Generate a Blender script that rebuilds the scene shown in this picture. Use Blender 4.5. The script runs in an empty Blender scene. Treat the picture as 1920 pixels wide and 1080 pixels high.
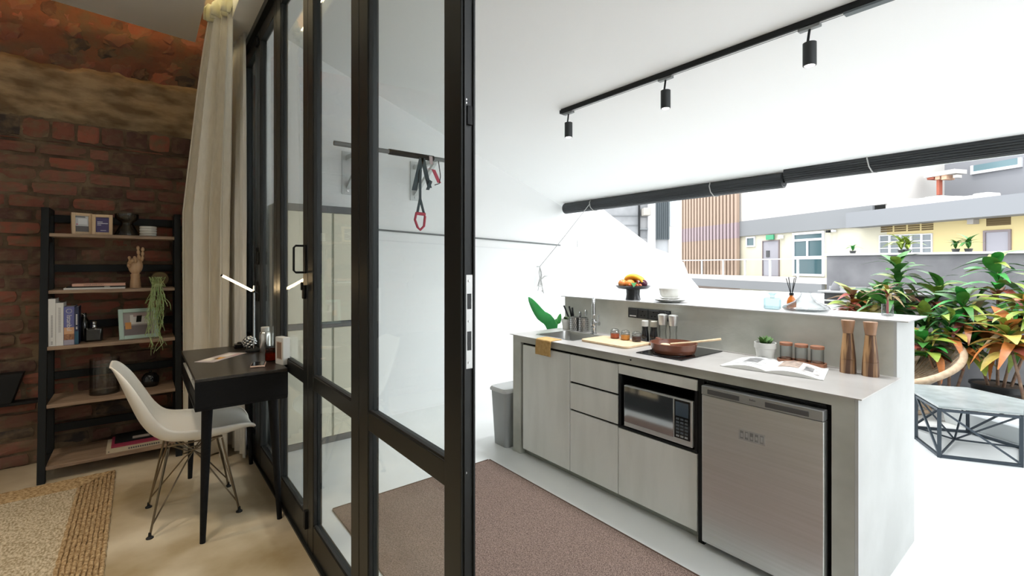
import bpy, bmesh, math, random
from mathutils import Vector, Matrix, noise
random.seed(7)
PI = math.pi
S = bpy.context.scene
COL = S.collection

# ------------------------------------------------------------------ camera, world, light, exposure
F, H0, TH, HC = 880.0, 496.0, math.radians(38.4), 1.43
sn, cs = math.sin(TH), math.cos(TH)
cam = bpy.data.cameras.new('camera'); camo = bpy.data.objects.new('camera', cam); COL.objects.link(camo)
camo.location = (0, 0, HC); camo.rotation_euler = (PI/2, 0, -TH)
cam.sensor_width = 36; cam.lens = 36*F/1920; cam.shift_y = -(540-H0)/1920; cam.clip_start = .02; cam.clip_end = 300
S.camera = camo
S.view_settings.view_transform = 'Standard'; S.view_settings.look = 'None'
S.view_settings.gamma = 1; S.view_settings.use_curve_mapping = False
S.view_settings.exposure = 1.0
S.cycles.diffuse_bounces = 8; S.cycles.max_bounces = 16; S.cycles.transparent_max_bounces = 32
W = bpy.data.worlds.new('overcast_sky'); S.world = W; W.use_nodes = True
bg = W.node_tree.nodes['Background']; bg.inputs[0].default_value = (.93, .965, 1, 1); bg.inputs[1].default_value = 2.1
sun = bpy.data.lights.new('sun', 'SUN'); suno = bpy.data.objects.new('sun', sun); COL.objects.link(suno)
sun.energy = 1.0; sun.angle = math.radians(10); sun.color = (1, .96, .9)
suno.rotation_euler = (0, math.radians(-26), math.radians(-20))

def ray(px, py):
    r = (px-960)/F
    return Vector((sn+cs*r, cs-sn*r, (H0-py)/F))
def onZ(px, py, z=0.0):
    d = ray(px, py); t = (z-HC)/d.z; return Vector((d.x*t, d.y*t, z))
def onX(px, py, x):
    d = ray(px, py); t = x/d.x; return Vector((x, d.y*t, HC+d.z*t))
def onY(px, py, y):
    d = ray(px, py); t = y/d.y; return Vector((d.x*t, y, HC+d.z*t))

# ------------------------------------------------------------------ materials
MATS = {}
def nodes(name):
    m = bpy.data.materials.new(name); m.use_nodes = True
    nt = m.node_tree; b = nt.nodes['Principled BSDF']
    return m, nt, b
def mat(name, col, rough=.5, metal=0, col2=None, scale=8, stretch=(1, 1, 1), bump=0, bscale=None, detail=4, lo=.35, hi=.65,
        emit=0, spec=.5, objrand=0, trans=0, coat=0, sss=0):
    if name in MATS: return MATS[name]
    m, nt, b = nodes(name); L = nt.links
    b.inputs['Base Color'].default_value = (*col, 1); b.inputs['Roughness'].default_value = rough
    b.inputs['Metallic'].default_value = metal; b.inputs['Specular IOR Level'].default_value = spec
    if coat: b.inputs['Coat Weight'].default_value = coat
    tc = nt.nodes.new('ShaderNodeTexCoord'); mp = nt.nodes.new('ShaderNodeMapping'); mp.inputs['Scale'].default_value = stretch
    if col2 or bump:
        L.new(tc.outputs['Object'], mp.inputs[0])
    out = None
    if col2:
        n = nt.nodes.new('ShaderNodeTexNoise'); n.inputs['Scale'].default_value = scale; n.inputs['Detail'].default_value = detail
        L.new(mp.outputs[0], n.inputs['Vector'])
        cr = nt.nodes.new('ShaderNodeValToRGB'); cr.color_ramp.elements[0].position = lo; cr.color_ramp.elements[1].position = hi
        cr.color_ramp.elements[0].color = (*col, 1); cr.color_ramp.elements[1].color = (*col2, 1)
        L.new(n.outputs['Fac'], cr.inputs[0]); out = cr.outputs[0]
    if objrand:
        oi = nt.nodes.new('ShaderNodeObjectInfo'); h = nt.nodes.new('ShaderNodeHueSaturation')
        mr = nt.nodes.new('ShaderNodeMapRange'); mr.inputs[3].default_value = 1-objrand; mr.inputs[4].default_value = 1+objrand
        L.new(oi.outputs['Random'], mr.inputs[0]); L.new(mr.outputs[0], h.inputs['Value'])
        if out: L.new(out, h.inputs['Color'])
        else: h.inputs['Color'].default_value = (*col, 1)
        out = h.outputs[0]
    if out: L.new(out, b.inputs['Base Color'])
    if bump:
        n2 = nt.nodes.new('ShaderNodeTexNoise'); n2.inputs['Scale'].default_value = bscale or scale*4; n2.inputs['Detail'].default_value = 6
        L.new(mp.outputs[0], n2.inputs['Vector'])
        bp = nt.nodes.new('ShaderNodeBump'); bp.inputs['Strength'].default_value = bump; bp.inputs['Distance'].default_value = .01
        L.new(n2.outputs['Fac'], bp.inputs['Height']); L.new(bp.outputs[0], b.inputs['Normal'])
    if emit:
        b.inputs['Emission Color'].default_value = (*col, 1); b.inputs['Emission Strength'].default_value = emit
    MATS[name] = m
    return m
def glass(name, col=(1, 1, 1), ior=1.45, rough=.01, refl=1.0, edge=1.0):
    if name in MATS: return MATS[name]
    m, nt, b = nodes(name); nt.nodes.remove(b); L = nt.links
    o = nt.nodes['Material Output']; t = nt.nodes.new('ShaderNodeBsdfTransparent'); t.inputs[0].default_value = (*col, 1)
    g = nt.nodes.new('ShaderNodeBsdfGlossy'); g.inputs['Roughness'].default_value = rough
    lw = nt.nodes.new('ShaderNodeLayerWeight'); lw.inputs[0].default_value = .5
    pw = nt.nodes.new('ShaderNodeMath'); pw.operation = 'POWER'; pw.inputs[1].default_value = 5
    mu = nt.nodes.new('ShaderNodeMath'); mu.operation = 'MULTIPLY_ADD'; mu.inputs[1].default_value = .8*min(1, refl); mu.inputs[2].default_value = .035*refl
    L.new(lw.outputs['Facing'], pw.inputs[0]); fr = pw
    if edge < 1:  # rim darkening put into the tint to imitate refracted light
        p2 = nt.nodes.new('ShaderNodeMath'); p2.operation = 'POWER'; p2.inputs[1].default_value = 2.5; L.new(lw.outputs['Facing'], p2.inputs[0])
        mc = nt.nodes.new('ShaderNodeMix'); mc.data_type = 'RGBA'; mc.inputs[6].default_value = (*col, 1); mc.inputs[7].default_value = (*(q*edge for q in col), 1)
        L.new(p2.outputs[0], mc.inputs[0]); L.new(mc.outputs[2], t.inputs[0])
    mx = nt.nodes.new('ShaderNodeMixShader')
    L.new(fr.outputs[0], mu.inputs[0]); L.new(mu.outputs[0], mx.inputs[0]); L.new(t.outputs[0], mx.inputs[1]); L.new(g.outputs[0], mx.inputs[2])
    L.new(mx.outputs[0], o.inputs[0]); MATS[name] = m
    return m

# ------------------------------------------------------------------ geometry helpers
class MB:
    def __init__(s): s.v = []; s.f = []
    def add(s, vs, fs):
        n = len(s.v); s.v += [Vector(p) for p in vs]; s.f += [tuple(i+n for i in f) for f in fs]; return s
    def box(s, x0, x1, y0, y1, z0, z1):
        x0, x1 = min(x0, x1), max(x0, x1); y0, y1 = min(y0, y1), max(y0, y1); z0, z1 = min(z0, z1), max(z0, z1)
        return s.add([(x0, y0, z0), (x1, y0, z0), (x1, y1, z0), (x0, y1, z0), (x0, y0, z1), (x1, y0, z1), (x1, y1, z1), (x0, y1, z1)],
                     [(0, 3, 2, 1), (4, 5, 6, 7), (0, 1, 5, 4), (1, 2, 6, 5), (2, 3, 7, 6), (3, 0, 4, 7)])
    def obox(s, c, size, M=None):
        t = MB().box(-size[0]/2, size[0]/2, -size[1]/2, size[1]/2, -size[2]/2, size[2]/2)
        M = M or Matrix.Identity(3); c = Vector(c)
        return s.add([M @ p + c for p in t.v], t.f)
    def bar(s, p0, p1, w, h=None):
        p0, p1 = Vector(p0), Vector(p1); d = (p1-p0); l = d.length; d.normalize()
        up = Vector((0, 0, 1)) if abs(d.z) < .95 else Vector((0, 1, 0))
        a = d.cross(up).normalized(); b = a.cross(d).normalized(); h = h or w
        vs = [q + a*x*w/2 + b*y*h/2 for q in (p0, p1) for x, y in ((-1, -1), (1, -1), (1, 1), (-1, 1))]
        return s.add(vs, [(0, 3, 2, 1), (4, 5, 6, 7), (0, 1, 5, 4), (1, 2, 6, 5), (2, 3, 7, 6), (3, 0, 4, 7)])
    def tube(s, pts, r, n=8, closed=False, caps=True):
        pts = [Vector(p) for p in pts]; m = len(pts); rs = r if isinstance(r, (list, tuple)) else [r]*m
        base = len(s.v); prev = None
        for i, p in enumerate(pts):
            a = pts[(i-1) % m] if (closed or i > 0) else p; b = pts[(i+1) % m] if (closed or i < m-1) else p
            d = (b-a)
            if d.length < 1e-9: d = Vector((0, 0, 1))
            d.normalize()
            if prev is None:
                u = d.orthogonal().normalized()
            else:
                u = prev - d*prev.dot(d)
                if u.length < 1e-6: u = d.orthogonal()
                u.normalize()
            prev = u; w = d.cross(u)
            for k in range(n):
                t = 2*PI*k/n; s.v.append(p + (u*math.cos(t)+w*math.sin(t))*rs[i])
        for i in range(m if closed else m-1):
            for k in range(n):
                a = base+i*n+k; b = base+i*n+(k+1) % n; c = base+((i+1) % m)*n+(k+1) % n; d = base+((i+1) % m)*n+k
                s.f.append((a, b, c, d))
        if caps and not closed:
            s.f.append(tuple(base+k for k in reversed(range(n)))); s.f.append(tuple(base+(m-1)*n+k for k in range(n)))
        return s
    def cyl(s, p0, p1, r0, r1=None, n=16):
        return s.tube([p0, p1], [r0, r0 if r1 is None else r1], n)
    def lathe(s, prof, c=(0, 0, 0), n=24, caps=True, M=None):
        base = len(s.v); c = Vector(c); M = M or Matrix.Identity(3)
        for r, z in prof:
            for k in range(n):
                t = 2*PI*k/n; s.v.append(c + M @ Vector((r*math.cos(t), r*math.sin(t), z)))
        m = len(prof)
        for i in range(m-1):
            for k in range(n):
                s.f.append((base+i*n+k, base+i*n+(k+1) % n, base+(i+1)*n+(k+1) % n, base+(i+1)*n+k))
        if caps:
            s.f.append(tuple(base+k for k in reversed(range(n)))); s.f.append(tuple(base+(m-1)*n+k for k in range(n)))
        return s
    def sphere(s, c, r, n=12, sc=(1, 1, 1), M=None):
        prof = [(math.sin(PI*i/n), -math.cos(PI*i/n)) for i in range(n+1)]
        prof[0] = (.01, -1); prof[-1] = (.01, 1)
        t = MB().lathe(prof, (0, 0, 0), n*2 if n < 10 else n+8)
        M = M or Matrix.Identity(3); c = Vector(c)
        return s.add([c + M @ Vector((p.x*r*sc[0], p.y*r*sc[1], p.z*r*sc[2])) for p in t.v], t.f)
    def prism(s, poly, z0, z1):
        n = len(poly)
        return s.add([(x, y, z0) for x, y in poly]+[(x, y, z1) for x, y in poly],
                     [tuple(reversed(range(n))), tuple(range(n, 2*n))]+[(i, (i+1) % n, n+(i+1) % n, n+i) for i in range(n)])
    def ext(s, pts, d):
        n = len(pts); d = Vector(d)
        return s.add([Vector(p) for p in pts]+[Vector(p)+d for p in pts],
                     [tuple(reversed(range(n))), tuple(range(n, 2*n))]+[(i, (i+1) % n, n+(i+1) % n, n+i) for i in range(n)])
    def grid(s, fn, nu, nv):
        base = len(s.v)
        for i in range(nu+1):
            for j in range(nv+1): s.v.append(Vector(fn(i/nu, j/nv)))
        for i in range(nu):
            for j in range(nv):
                a = base+i*(nv+1)+j; s.f.append((a, a+1, a+nv+2, a+nv+1))
        return s
    def mesh(s, name, inv=None, smooth=30):
        me = bpy.data.meshes.new(name); vs = [inv @ p for p in s.v] if inv else s.v
        me.from_pydata([tuple(p) for p in vs], [], s.f)
        bm = bmesh.new(); bm.from_mesh(me); bmesh.ops.recalc_face_normals(bm, faces=bm.faces); bm.to_mesh(me); bm.free()
        if smooth:
            me.polygons.foreach_set('use_smooth', [True]*len(me.polygons))
            me.set_sharp_from_angle(angle=math.radians(smooth))
        me.update(); return me
MW = {}
def tag(o, label=None, cat=None, group=None, kind=None):
    if label: o['label'] = label
    if cat: o['category'] = cat
    if group: o['group'] = group
    if kind: o['kind'] = kind
    return o
def thing(name, label, cat, loc=(0, 0, 0), rotz=0, group=None, kind=None):
    o = bpy.data.objects.new(name, None); COL.objects.link(o); o.empty_display_size = .05
    o.location = loc; o.rotation_euler = (0, 0, rotz); MW[o.name] = Matrix.Translation(Vector(loc)) @ Matrix.Rotation(rotz, 4, 'Z')
    return tag(o, label, cat, group, kind)
def part(name, mb, m, parent=None, smooth=30, bevel=0, local=False, base=None, seg=2, label=None):
    inv = None
    if parent is not None:
        pm = MW[parent.name]
        if not local: inv = pm.inverted()
    elif base is not None:
        pm = Matrix.Translation(Vector(base)); inv = pm.inverted()
        if local: inv = None
    else: pm = Matrix.Identity(4)
    me = mb.mesh(name, inv, smooth); me.materials.append(m)
    o = bpy.data.objects.new(name, me); COL.objects.link(o)
    if parent is not None: o.parent = parent
    elif base is not None: o.location = base
    MW[o.name] = pm
    if bevel:
        b = o.modifiers.new('bevel', 'BEVEL'); b.width = bevel; b.segments = seg; b.limit_method = 'ANGLE'; b.angle_limit = math.radians(40)
    if label: o['label'] = label
    return o
def inst(name, me, parent, loc, rot=(0, 0, 0), scale=(1, 1, 1)):
    o = bpy.data.objects.new(name, me); COL.objects.link(o); o.parent = parent; o.location = loc; o.rotation_euler = rot; o.scale = scale
    return o
def struct(name, mb, m, label=None, cat=None, **k):
    o = part(name, mb, m, **k); o['kind'] = 'structure'; tag(o, label, cat); return o
def text(body, size, m, parent, loc, xdir, updir, depth=.0006, name='lettering'):
    cu = bpy.data.curves.new('t', 'FONT'); cu.body = body; cu.size = size; cu.extrude = depth; cu.align_x = 'CENTER'; cu.align_y = 'CENTER'; cu.resolution_u = 2
    t = bpy.data.objects.new('t', cu); COL.objects.link(t)
    me = bpy.data.meshes.new_from_object(t.evaluated_get(bpy.context.evaluated_depsgraph_get()))
    bpy.data.objects.remove(t); bpy.data.curves.remove(cu)
    x = Vector(xdir).normalized(); u = Vector(updir).normalized(); z = x.cross(u)
    M = Matrix((x, u, z)).transposed().to_4x4(); M.translation = Vector(loc)
    me.transform(MW[parent.name].inverted() @ M); me.materials.clear(); me.materials.append(m)
    o = bpy.data.objects.new(name, me); COL.objects.link(o); o.parent = parent; MW[o.name] = MW[parent.name]
    return o

# palette
M_BLACKAL = mat('black_aluminium', (.016, .018, .018), .38, .1, spec=.35)
M_BLACK = mat('matt_black', (.010, .011, .012), .55, spec=.25)
M_BLACKG = mat('gloss_black', (.008, .008, .009), .12)
M_WHITE = mat('white_paint', (.86, .87, .87), .7, col2=(.83, .84, .84), scale=3)
M_CHROME = mat('chrome', (.58, .59, .60), .14, 1)
M_STEEL = mat('brushed_steel', (.74, .74, .73), .42, 1, col2=(.69, .69, .67), scale=90, stretch=(1, .02, 1))
M_CAB = mat('pale_concrete_laminate', (.83, .845, .815), .5, col2=(.72, .735, .70), scale=5, stretch=(1.6, 1.6, .35), bump=.06, bscale=30, lo=.42, hi=.75)
M_CONC = mat('grey_concrete', (.58, .59, .54), .6, col2=(.38, .385, .34), scale=2.6, stretch=(1, 1, 1.3), bump=.08, bscale=40, lo=.35, hi=.7)
M_PANEL = mat('white_concrete', (.52, .53, .52), .6, col2=(.45, .46, .45), scale=3, bump=.05, bscale=40)  # island concrete toned whiter for the daylight falling on its end
M_TOP = mat('steel_worktop', (.55, .53, .51), .30, .3, col2=(.48, .46, .44), scale=5)
M_WOODSH = mat('shelf_wood', (.36, .25, .17), .55, col2=(.22, .15, .10), scale=6, stretch=(1, 12, 12), bump=.05)
M_WOOD = mat('light_wood', (.60, .40, .24), .5, col2=(.48, .29, .15), scale=5, stretch=(6, 6, 1))
M_PINE = mat('pine_wood', (.72, .55, .36), .5, col2=(.64, .46, .28), scale=6, stretch=(6, 6, 1))
M_PAPER = mat('white_paper', (.68, .68, .66), .7)
M_INK = mat('grey_ink', (.1, .1, .1), .7)
M_PORC = mat('white_porcelain', (.62, .62, .59), .25)
M_GLASS = glass('clear_pane', (.945, .965, .96), 1.5, .005)
M_GLASSC = glass('clear_glass', (.95, .96, .96), 1.5, .01, 1.0, edge=.3)

# ------------------------------------------------------------------ structure: floors
DX = .66                                      # plane of the folding doors
M_FLOORIN = mat('tan_concrete_floor', (.33, .24, .12), .28, col2=(.68, .59, .44), scale=1.5, detail=12, bump=.04, bscale=30, lo=.34, hi=.60)
M_FLOOROUT = mat('pale_cement_floor', (.70, .72, .71), .32, col2=(.77, .785, .78), scale=1.3, detail=8, bump=.02, bscale=20)
struct('floor', MB().box(-2.7, .69, -2.6, 5.0, -.12, 0), M_FLOORIN, 'polished tan concrete floor under the desk and shelf', 'floor', smooth=0)
struct('floor_terrace', MB().box(.69, 7.5, -2.75, 4.4, -.12, 0), M_FLOOROUT, 'pale cement floor of the roofed terrace', 'floor', smooth=0)

# ------------------------------------------------------------------ structure: brick wall
WY = 4.79
M_MORTAR = mat('mortar', (.20, .14, .085), .95, col2=(.085, .055, .036), scale=6, bump=.8, bscale=30)
def brick_mat():
    m, nt, b = nodes('old_brick'); L = nt.links
    oi = nt.nodes.new('ShaderNodeObjectInfo'); cr = nt.nodes.new('ShaderNodeValToRGB'); cr.color_ramp.interpolation = 'CONSTANT'
    cols = [(.15, .052, .034), (.10, .042, .03), (.20, .066, .042), (.13, .06, .042), (.07, .034, .026), (.17, .07, .048), (.035, .026, .022), (.13, .047, .034)]
    e = cr.color_ramp.elements
    while len(e) < len(cols): e.new(len(e)/len(cols))
    for i, c in enumerate(cols): e[i].position = i/len(cols); e[i].color = (*c, 1)
    L.new(oi.outputs['Random'], cr.inputs[0])
    for q in e: q.color = tuple(min(1, c*1.3) for c in q.color[:3])+(1,)
    tc = nt.nodes.new('ShaderNodeTexCoord'); geo = nt.nodes.new('ShaderNodeNewGeometry')
    n = nt.nodes.new('ShaderNodeTexNoise'); n.inputs['Scale'].default_value = 14; n.inputs['Detail'].default_value = 8
    L.new(geo.outputs['Position'], n.inputs['Vector'])
    cr2 = nt.nodes.new('ShaderNodeValToRGB'); cr2.color_ramp.elements[0].position = .45; cr2.color_ramp.elements[1].position = .72
    mx = nt.nodes.new('ShaderNodeMix'); mx.data_type = 'RGBA'; mx.inputs[7].default_value = (.16, .11, .065, 1)
    L.new(n.outputs['Fac'], cr2.inputs[0]); L.new(cr2.outputs[0], mx.inputs[0]); L.new(cr.outputs[0], mx.inputs[6])
    L.new(mx.outputs[2], b.inputs['Base Color']); b.inputs['Roughness'].default_value = .85
    bp = nt.nodes.new('ShaderNodeBump'); bp.inputs['Strength'].default_value = .8; bp.inputs['Distance'].default_value = .012
    L.new(n.outputs['Fac'], bp.inputs['Height']); L.new(bp.outputs[0], b.inputs['Normal'])
    return m
M_BRICK = brick_mat()
wall = struct('wall_back', MB().box(-2.7, .75, WY+.005, WY+.2, 0, 3.75), M_MORTAR, 'old red brick wall with rough plaster band behind the ladder shelf', 'wall', smooth=0)
def brick_mesh(i, rough=1.0):
    rnd = random.Random(i); mb = MB(); nx, nz = 4, 3
    for j in range(nz+1):
        for k in range(nx+1):
            edge = (j in (0, nz)) or (k in (0, nx))
            x = k/nx-.5; z = j/nz-.5
            x += rnd.uniform(-.02, .02)*rough; z += rnd.uniform(-.045, .045)*rough
            y = -.5 + (rnd.uniform(.08, .3) if edge else rnd.uniform(0, .12))*rough
            if edge and (j in (0, nz)) and (k in (0, nx)): x *= .96; z *= .9
            mb.v.append(Vector((x, y, z)))
    for j in range(nz):
        for k in range(nx):
            a = j*(nx+1)+k; mb.f.append((a, a+1, a+nx+2, a+nx+1))
    ring = [k for k in range(nx+1)]+[(j*(nx+1)+nx) for j in range(1, nz+1)]+[nz*(nx+1)+k for k in range(nx-1, -1, -1)]+[j*(nx+1) for j in range(nz-1, 0, -1)]
    n0 = len(mb.v)
    for r in ring: p = mb.v[r]; mb.v.append(Vector((p.x, .5, p.z)))
    R = len(ring)
    for q in range(R): mb.f.append((ring[q], n0+q, n0+(q+1) % R, ring[(q+1) % R]))
    me = mb.mesh('brick', None, 0); me.materials.append(M_BRICK); return me
BR = [brick_mesh(i) for i in range(8)]; BRR = [brick_mesh(40+i, 2.0) for i in range(6)]
rb = random.Random(3)
z = 0.0
while z < 2.33:
    ch = rb.uniform(.088, .104)
    if z+ch > 2.34: ch = 2.34-z
    x = -1.95+rb.uniform(0, .2)
    while x < .68:
        w = rb.choice([.27, .27, .26, .24, .13, .28, .2])
        inst('brick', rb.choice(BR), wall, (x+w/2, WY-.012+rb.uniform(-.008, .008), z+ch/2), (rb.uniform(-.03, .03), rb.uniform(-.012, .012), rb.uniform(-.025, .025)), (w-.024, .05, ch-.020))
        x += w
    z += ch
x = -1.9
while x < .68:
    w = rb.uniform(.125, .155)
    inst('brick', rb.choice(BR), wall, (x+w/2, WY-.012, 2.41), (0, rb.uniform(-.03, .03), rb.uniform(-.04, .04)), (w-.016, .05, .128))
    x += w
for row in range(5):                            # broken bricks above the plaster band
    x = -1.9
    while x < .68:
        w = rb.uniform(.09, .2)
        inst('brick', rb.choice(BRR), wall, (x+w/2, WY+.005+rb.uniform(-.015, .012), 2.95+row*.115), (rb.uniform(-.12, .12), rb.uniform(-.45, .1), rb.uniform(-.08, .08)), (w*.95, .07, rb.uniform(.09, .13)))
        x += w
M_PLASTER = mat('ochre_plaster', (.34, .245, .14), .95, col2=(.15, .095, .05), scale=7, stretch=(.6, 1, 1.6), detail=12, bump=1, bscale=22, lo=.40, hi=.64)
def plast(u, v):
    x = -2.0+u*2.7; zz = 2.482+v*.43
    e = min(v, 1-v)
    zz += (noise.noise((x*3, 5, v))*.05+noise.noise((x*11, 3, v))*.02) * (1 if v > .5 else .25)
    d = .045*min(1, e*9)+.03*noise.noise((x*2.2, zz*4, 0))+.018*noise.noise((x*8, zz*9, 3))+.008*noise.noise((x*25, zz*25, 3))
    return (x, WY-.012-max(d, -.005), zz)
def mort(u, v):
    x = -2.0+u*2.7; zz = v*2.5
    return (x, WY-.0165-.016*noise.noise((x*6, zz*6, 1))-.008*noise.noise((x*22, zz*22, 4))-.004*noise.noise((x*60, zz*60, 4)), zz)
part('mortar_face', MB().grid(mort, 230, 210), M_MORTAR, wall, smooth=60)
def rubble(u, v):
    x = -2.0+u*2.7; zz = 2.84+v*.78
    return (x, WY-.018-.03*noise.noise((x*4, zz*5, 7))-.014*noise.noise((x*13, zz*15, 2))-.007*noise.noise((x*45, zz*45, 4)), zz)
part('rubble_plaster', MB().grid(rubble, 200, 60), mat('red_rubble', (.15, .06, .038), .95, col2=(.11, .075, .048), scale=7, detail=12, bump=1, bscale=22, lo=.42, hi=.6), wall, smooth=60)
part('plaster_band', MB().grid(plast, 130, 26), M_PLASTER, wall, smooth=50)

# ------------------------------------------------------------------ structure: walls and ceilings of the room
M_CEIL = mat('ceiling_paint', (.62, .60, .56), .8)
M_SLOT = mat('cream_paint', (.72, .68, .55), .8)
ceil = struct('ceiling', MB().prism([(-2.7, -2.6), (.345, -2.6), (.345, 4.5), (-.455, 4.38), (-2.7, 4.05)], 3.2, 3.3), M_CEIL, 'plain beige room ceiling stopping short of the brick wall', 'ceiling', smooth=0)
struct('ceiling_upper', MB().box(-2.7, .9, -2.6, 5.0, 3.62, 3.7), M_SLOT, 'cream recess ceiling above the curtain slot', 'ceiling', smooth=0)
struct('wall_left', MB().box(-2.85, -2.7, -2.6, 5.0, 0, 3.7), M_WHITE, 'plain white side wall of the room', 'wall', smooth=0)
struct('wall_rear', MB().box(-2.7, .75, -2.75, -2.6, 0, 3.7), M_WHITE, 'plain white rear wall of the room', 'wall', smooth=0)
hb = struct('trim_1', MB().box(.5, .76, -2.6, 4.79, 3.14, 3.62), mat('header_paint', (.74, .73, .68), .7), 'cream header beam above the folding doors', 'beam', smooth=0, bevel=.004)
struct('wall_return', MB().box(.66, .76, 4.35, 4.79, 0, 3.14), M_WHITE, 'white wall return between the folding doors and brick wall', 'wall', smooth=0)
struct('wall_front', MB().box(.62, .76, -2.6, -1.7, 0, 3.14), M_WHITE, 'white wall closing the near end of the door opening', 'wall', smooth=0)
M_LEDW = mat('warm_led', (1, .60, .26), .5, emit=15); M_LEDY = mat('yellow_led', (1, .88, .55), .5, emit=9)
led = part('led_strip', MB().bar((-2.6, 4.005, 3.315), (-.455, 4.32, 3.315), .015, .012).bar((-.455, 4.32, 3.315), (.30, 4.433, 3.315), .015, .012), M_LEDW, base=(-1, 4.2, 3.309)); tag(led, 'warm light strip hidden above the ceiling edge by the brick wall', 'light strip')
led2 = part('led_strip', MB().box(.33, .342, -2, 4.4, 3.31, 3.32), M_LEDY, base=(.335, 1.2, 3.31)); tag(led2, 'yellow light strip along the curtain slot in the ceiling', 'light strip')
# added ceiling lamps out of view, put in to brighten the room
for i, (lx, ly) in enumerate([(-1.1, 3.15), (-.25, 2.3), (-.35, -.6)]):
    t = thing('downlight', ['round recessed downlight in the middle of the room ceiling', 'round recessed downlight in the room ceiling nearest the desk', 'round recessed downlight in the room ceiling nearest the open doorway'][i], 'light', (lx, ly, 3.2), group='recessed ceiling downlights')
    part('trim_ring', MB().lathe([(.06, 0), (.06, -.006), (.045, -.008), (.045, 0)], n=24, caps=False), M_WHITE, t, local=True)
    part('lens', MB().lathe([(.044, -.001), (.044, -.003)], n=24), mat('downlight_lens', (1, .9, .75), .4, emit=12), t, local=True)
    l = bpy.data.lights.new('downlight_lamp', 'SPOT'); l.energy = 55; l.spot_size = 1.75; l.spot_blend = 1; l.shadow_soft_size = .1; l.color = (1, .86, .68)
    lo = bpy.data.objects.new('downlight_lamp', l); COL.objects.link(lo); lo.parent = t; lo.location = (0, 0, -.02)

# ------------------------------------------------------------------ structure: terrace shell
def roofz(x): return 3.004-.3595*(x-1.759)
TW = 4.2
struct('ceiling_terrace', MB().ext([(.76, -.6, roofz(.76)), (4.22, -.6, roofz(4.22)), (4.22, -.6, roofz(4.22)+.14), (.76, -.6, roofz(.76)+.14)], (0, TW+.76, 0)),
       mat('roof_white', (.94, .945, .945), .75), 'smooth white sloping roof soffit over the terrace', 'ceiling', smooth=0)
part('fascia', MB().box(4.2, 4.24, -.6, 4.2, roofz(4.22)-.015, roofz(4.22)+.17), mat('fascia_grey', (.72, .74, .75), .6), bpy.data.objects['ceiling_terrace'])
wt = MB().ext([(.74, TW, -.1), (7.3, TW, -.1), (7.3, TW, 1.05), (7.0, TW, 1.25), (6.85, TW, 1.46), (6.6, TW, 1.57), (6.05, TW, 1.68), (5.0, TW, 2.13), (4.6, TW, 2.32), (4.3, TW, 2.42), (.74, TW, 3.65)], (0, .16, 0))
wtw = struct('wall_terrace', wt, mat('terrace_white', (.90, .91, .915), .7), 'tall white terrace wall sloping down to the parapet', 'wall', smooth=0)
part('wall_strip', MB().bar((1.5, TW-.006, 1.762), (4.09, TW-.006, 1.669), .012, .016), mat('grey_strip', (.16, .17, .17), .6), wtw)
part('ledge_line', MB().bar((1.5, TW-.004, 1.665), (6.4, TW-.004, 1.51), .008, .01), mat('terrace_white2', (.82, .83, .84), .7), wtw)
part('socket_plate', MB().obox(onY(1087, 457, TW-.006), (.09, .012, .09)), mat('plate_grey', (.72, .73, .73), .5), wtw, bevel=.004)
struct('wall_parapet', MB().box(7.4, 7.55, 2.37, 4.4, 0, 1.02), M_WHITE, 'low white parapet at the far edge of the terrace', 'wall', smooth=0)
M_GREYW = mat('grey_render', (.19, .19, .20), .9, col2=(.13, .13, .14), scale=2.5, detail=8, bump=.2)
struct('wall_near', MB().box(.76, 7.6, -2.75, -2.6, 0, 2.5), M_WHITE, 'white terrace side wall behind the camera', 'wall', smooth=0)  # added out of view to block low sky light on the island end
gw = struct('wall_parapet_grey', MB().box(7.4, 7.6, -2.5, 2.37, 0, 1.55), M_GREYW, 'grey rendered parapet wall behind the tall potted plants', 'wall', smooth=0)
part('coping', MB().box(7.37, 7.63, -2.5, 2.4, 1.55, 1.575), mat('coping_white', (.75, .75, .75), .5), gw, bevel=.004)

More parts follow.
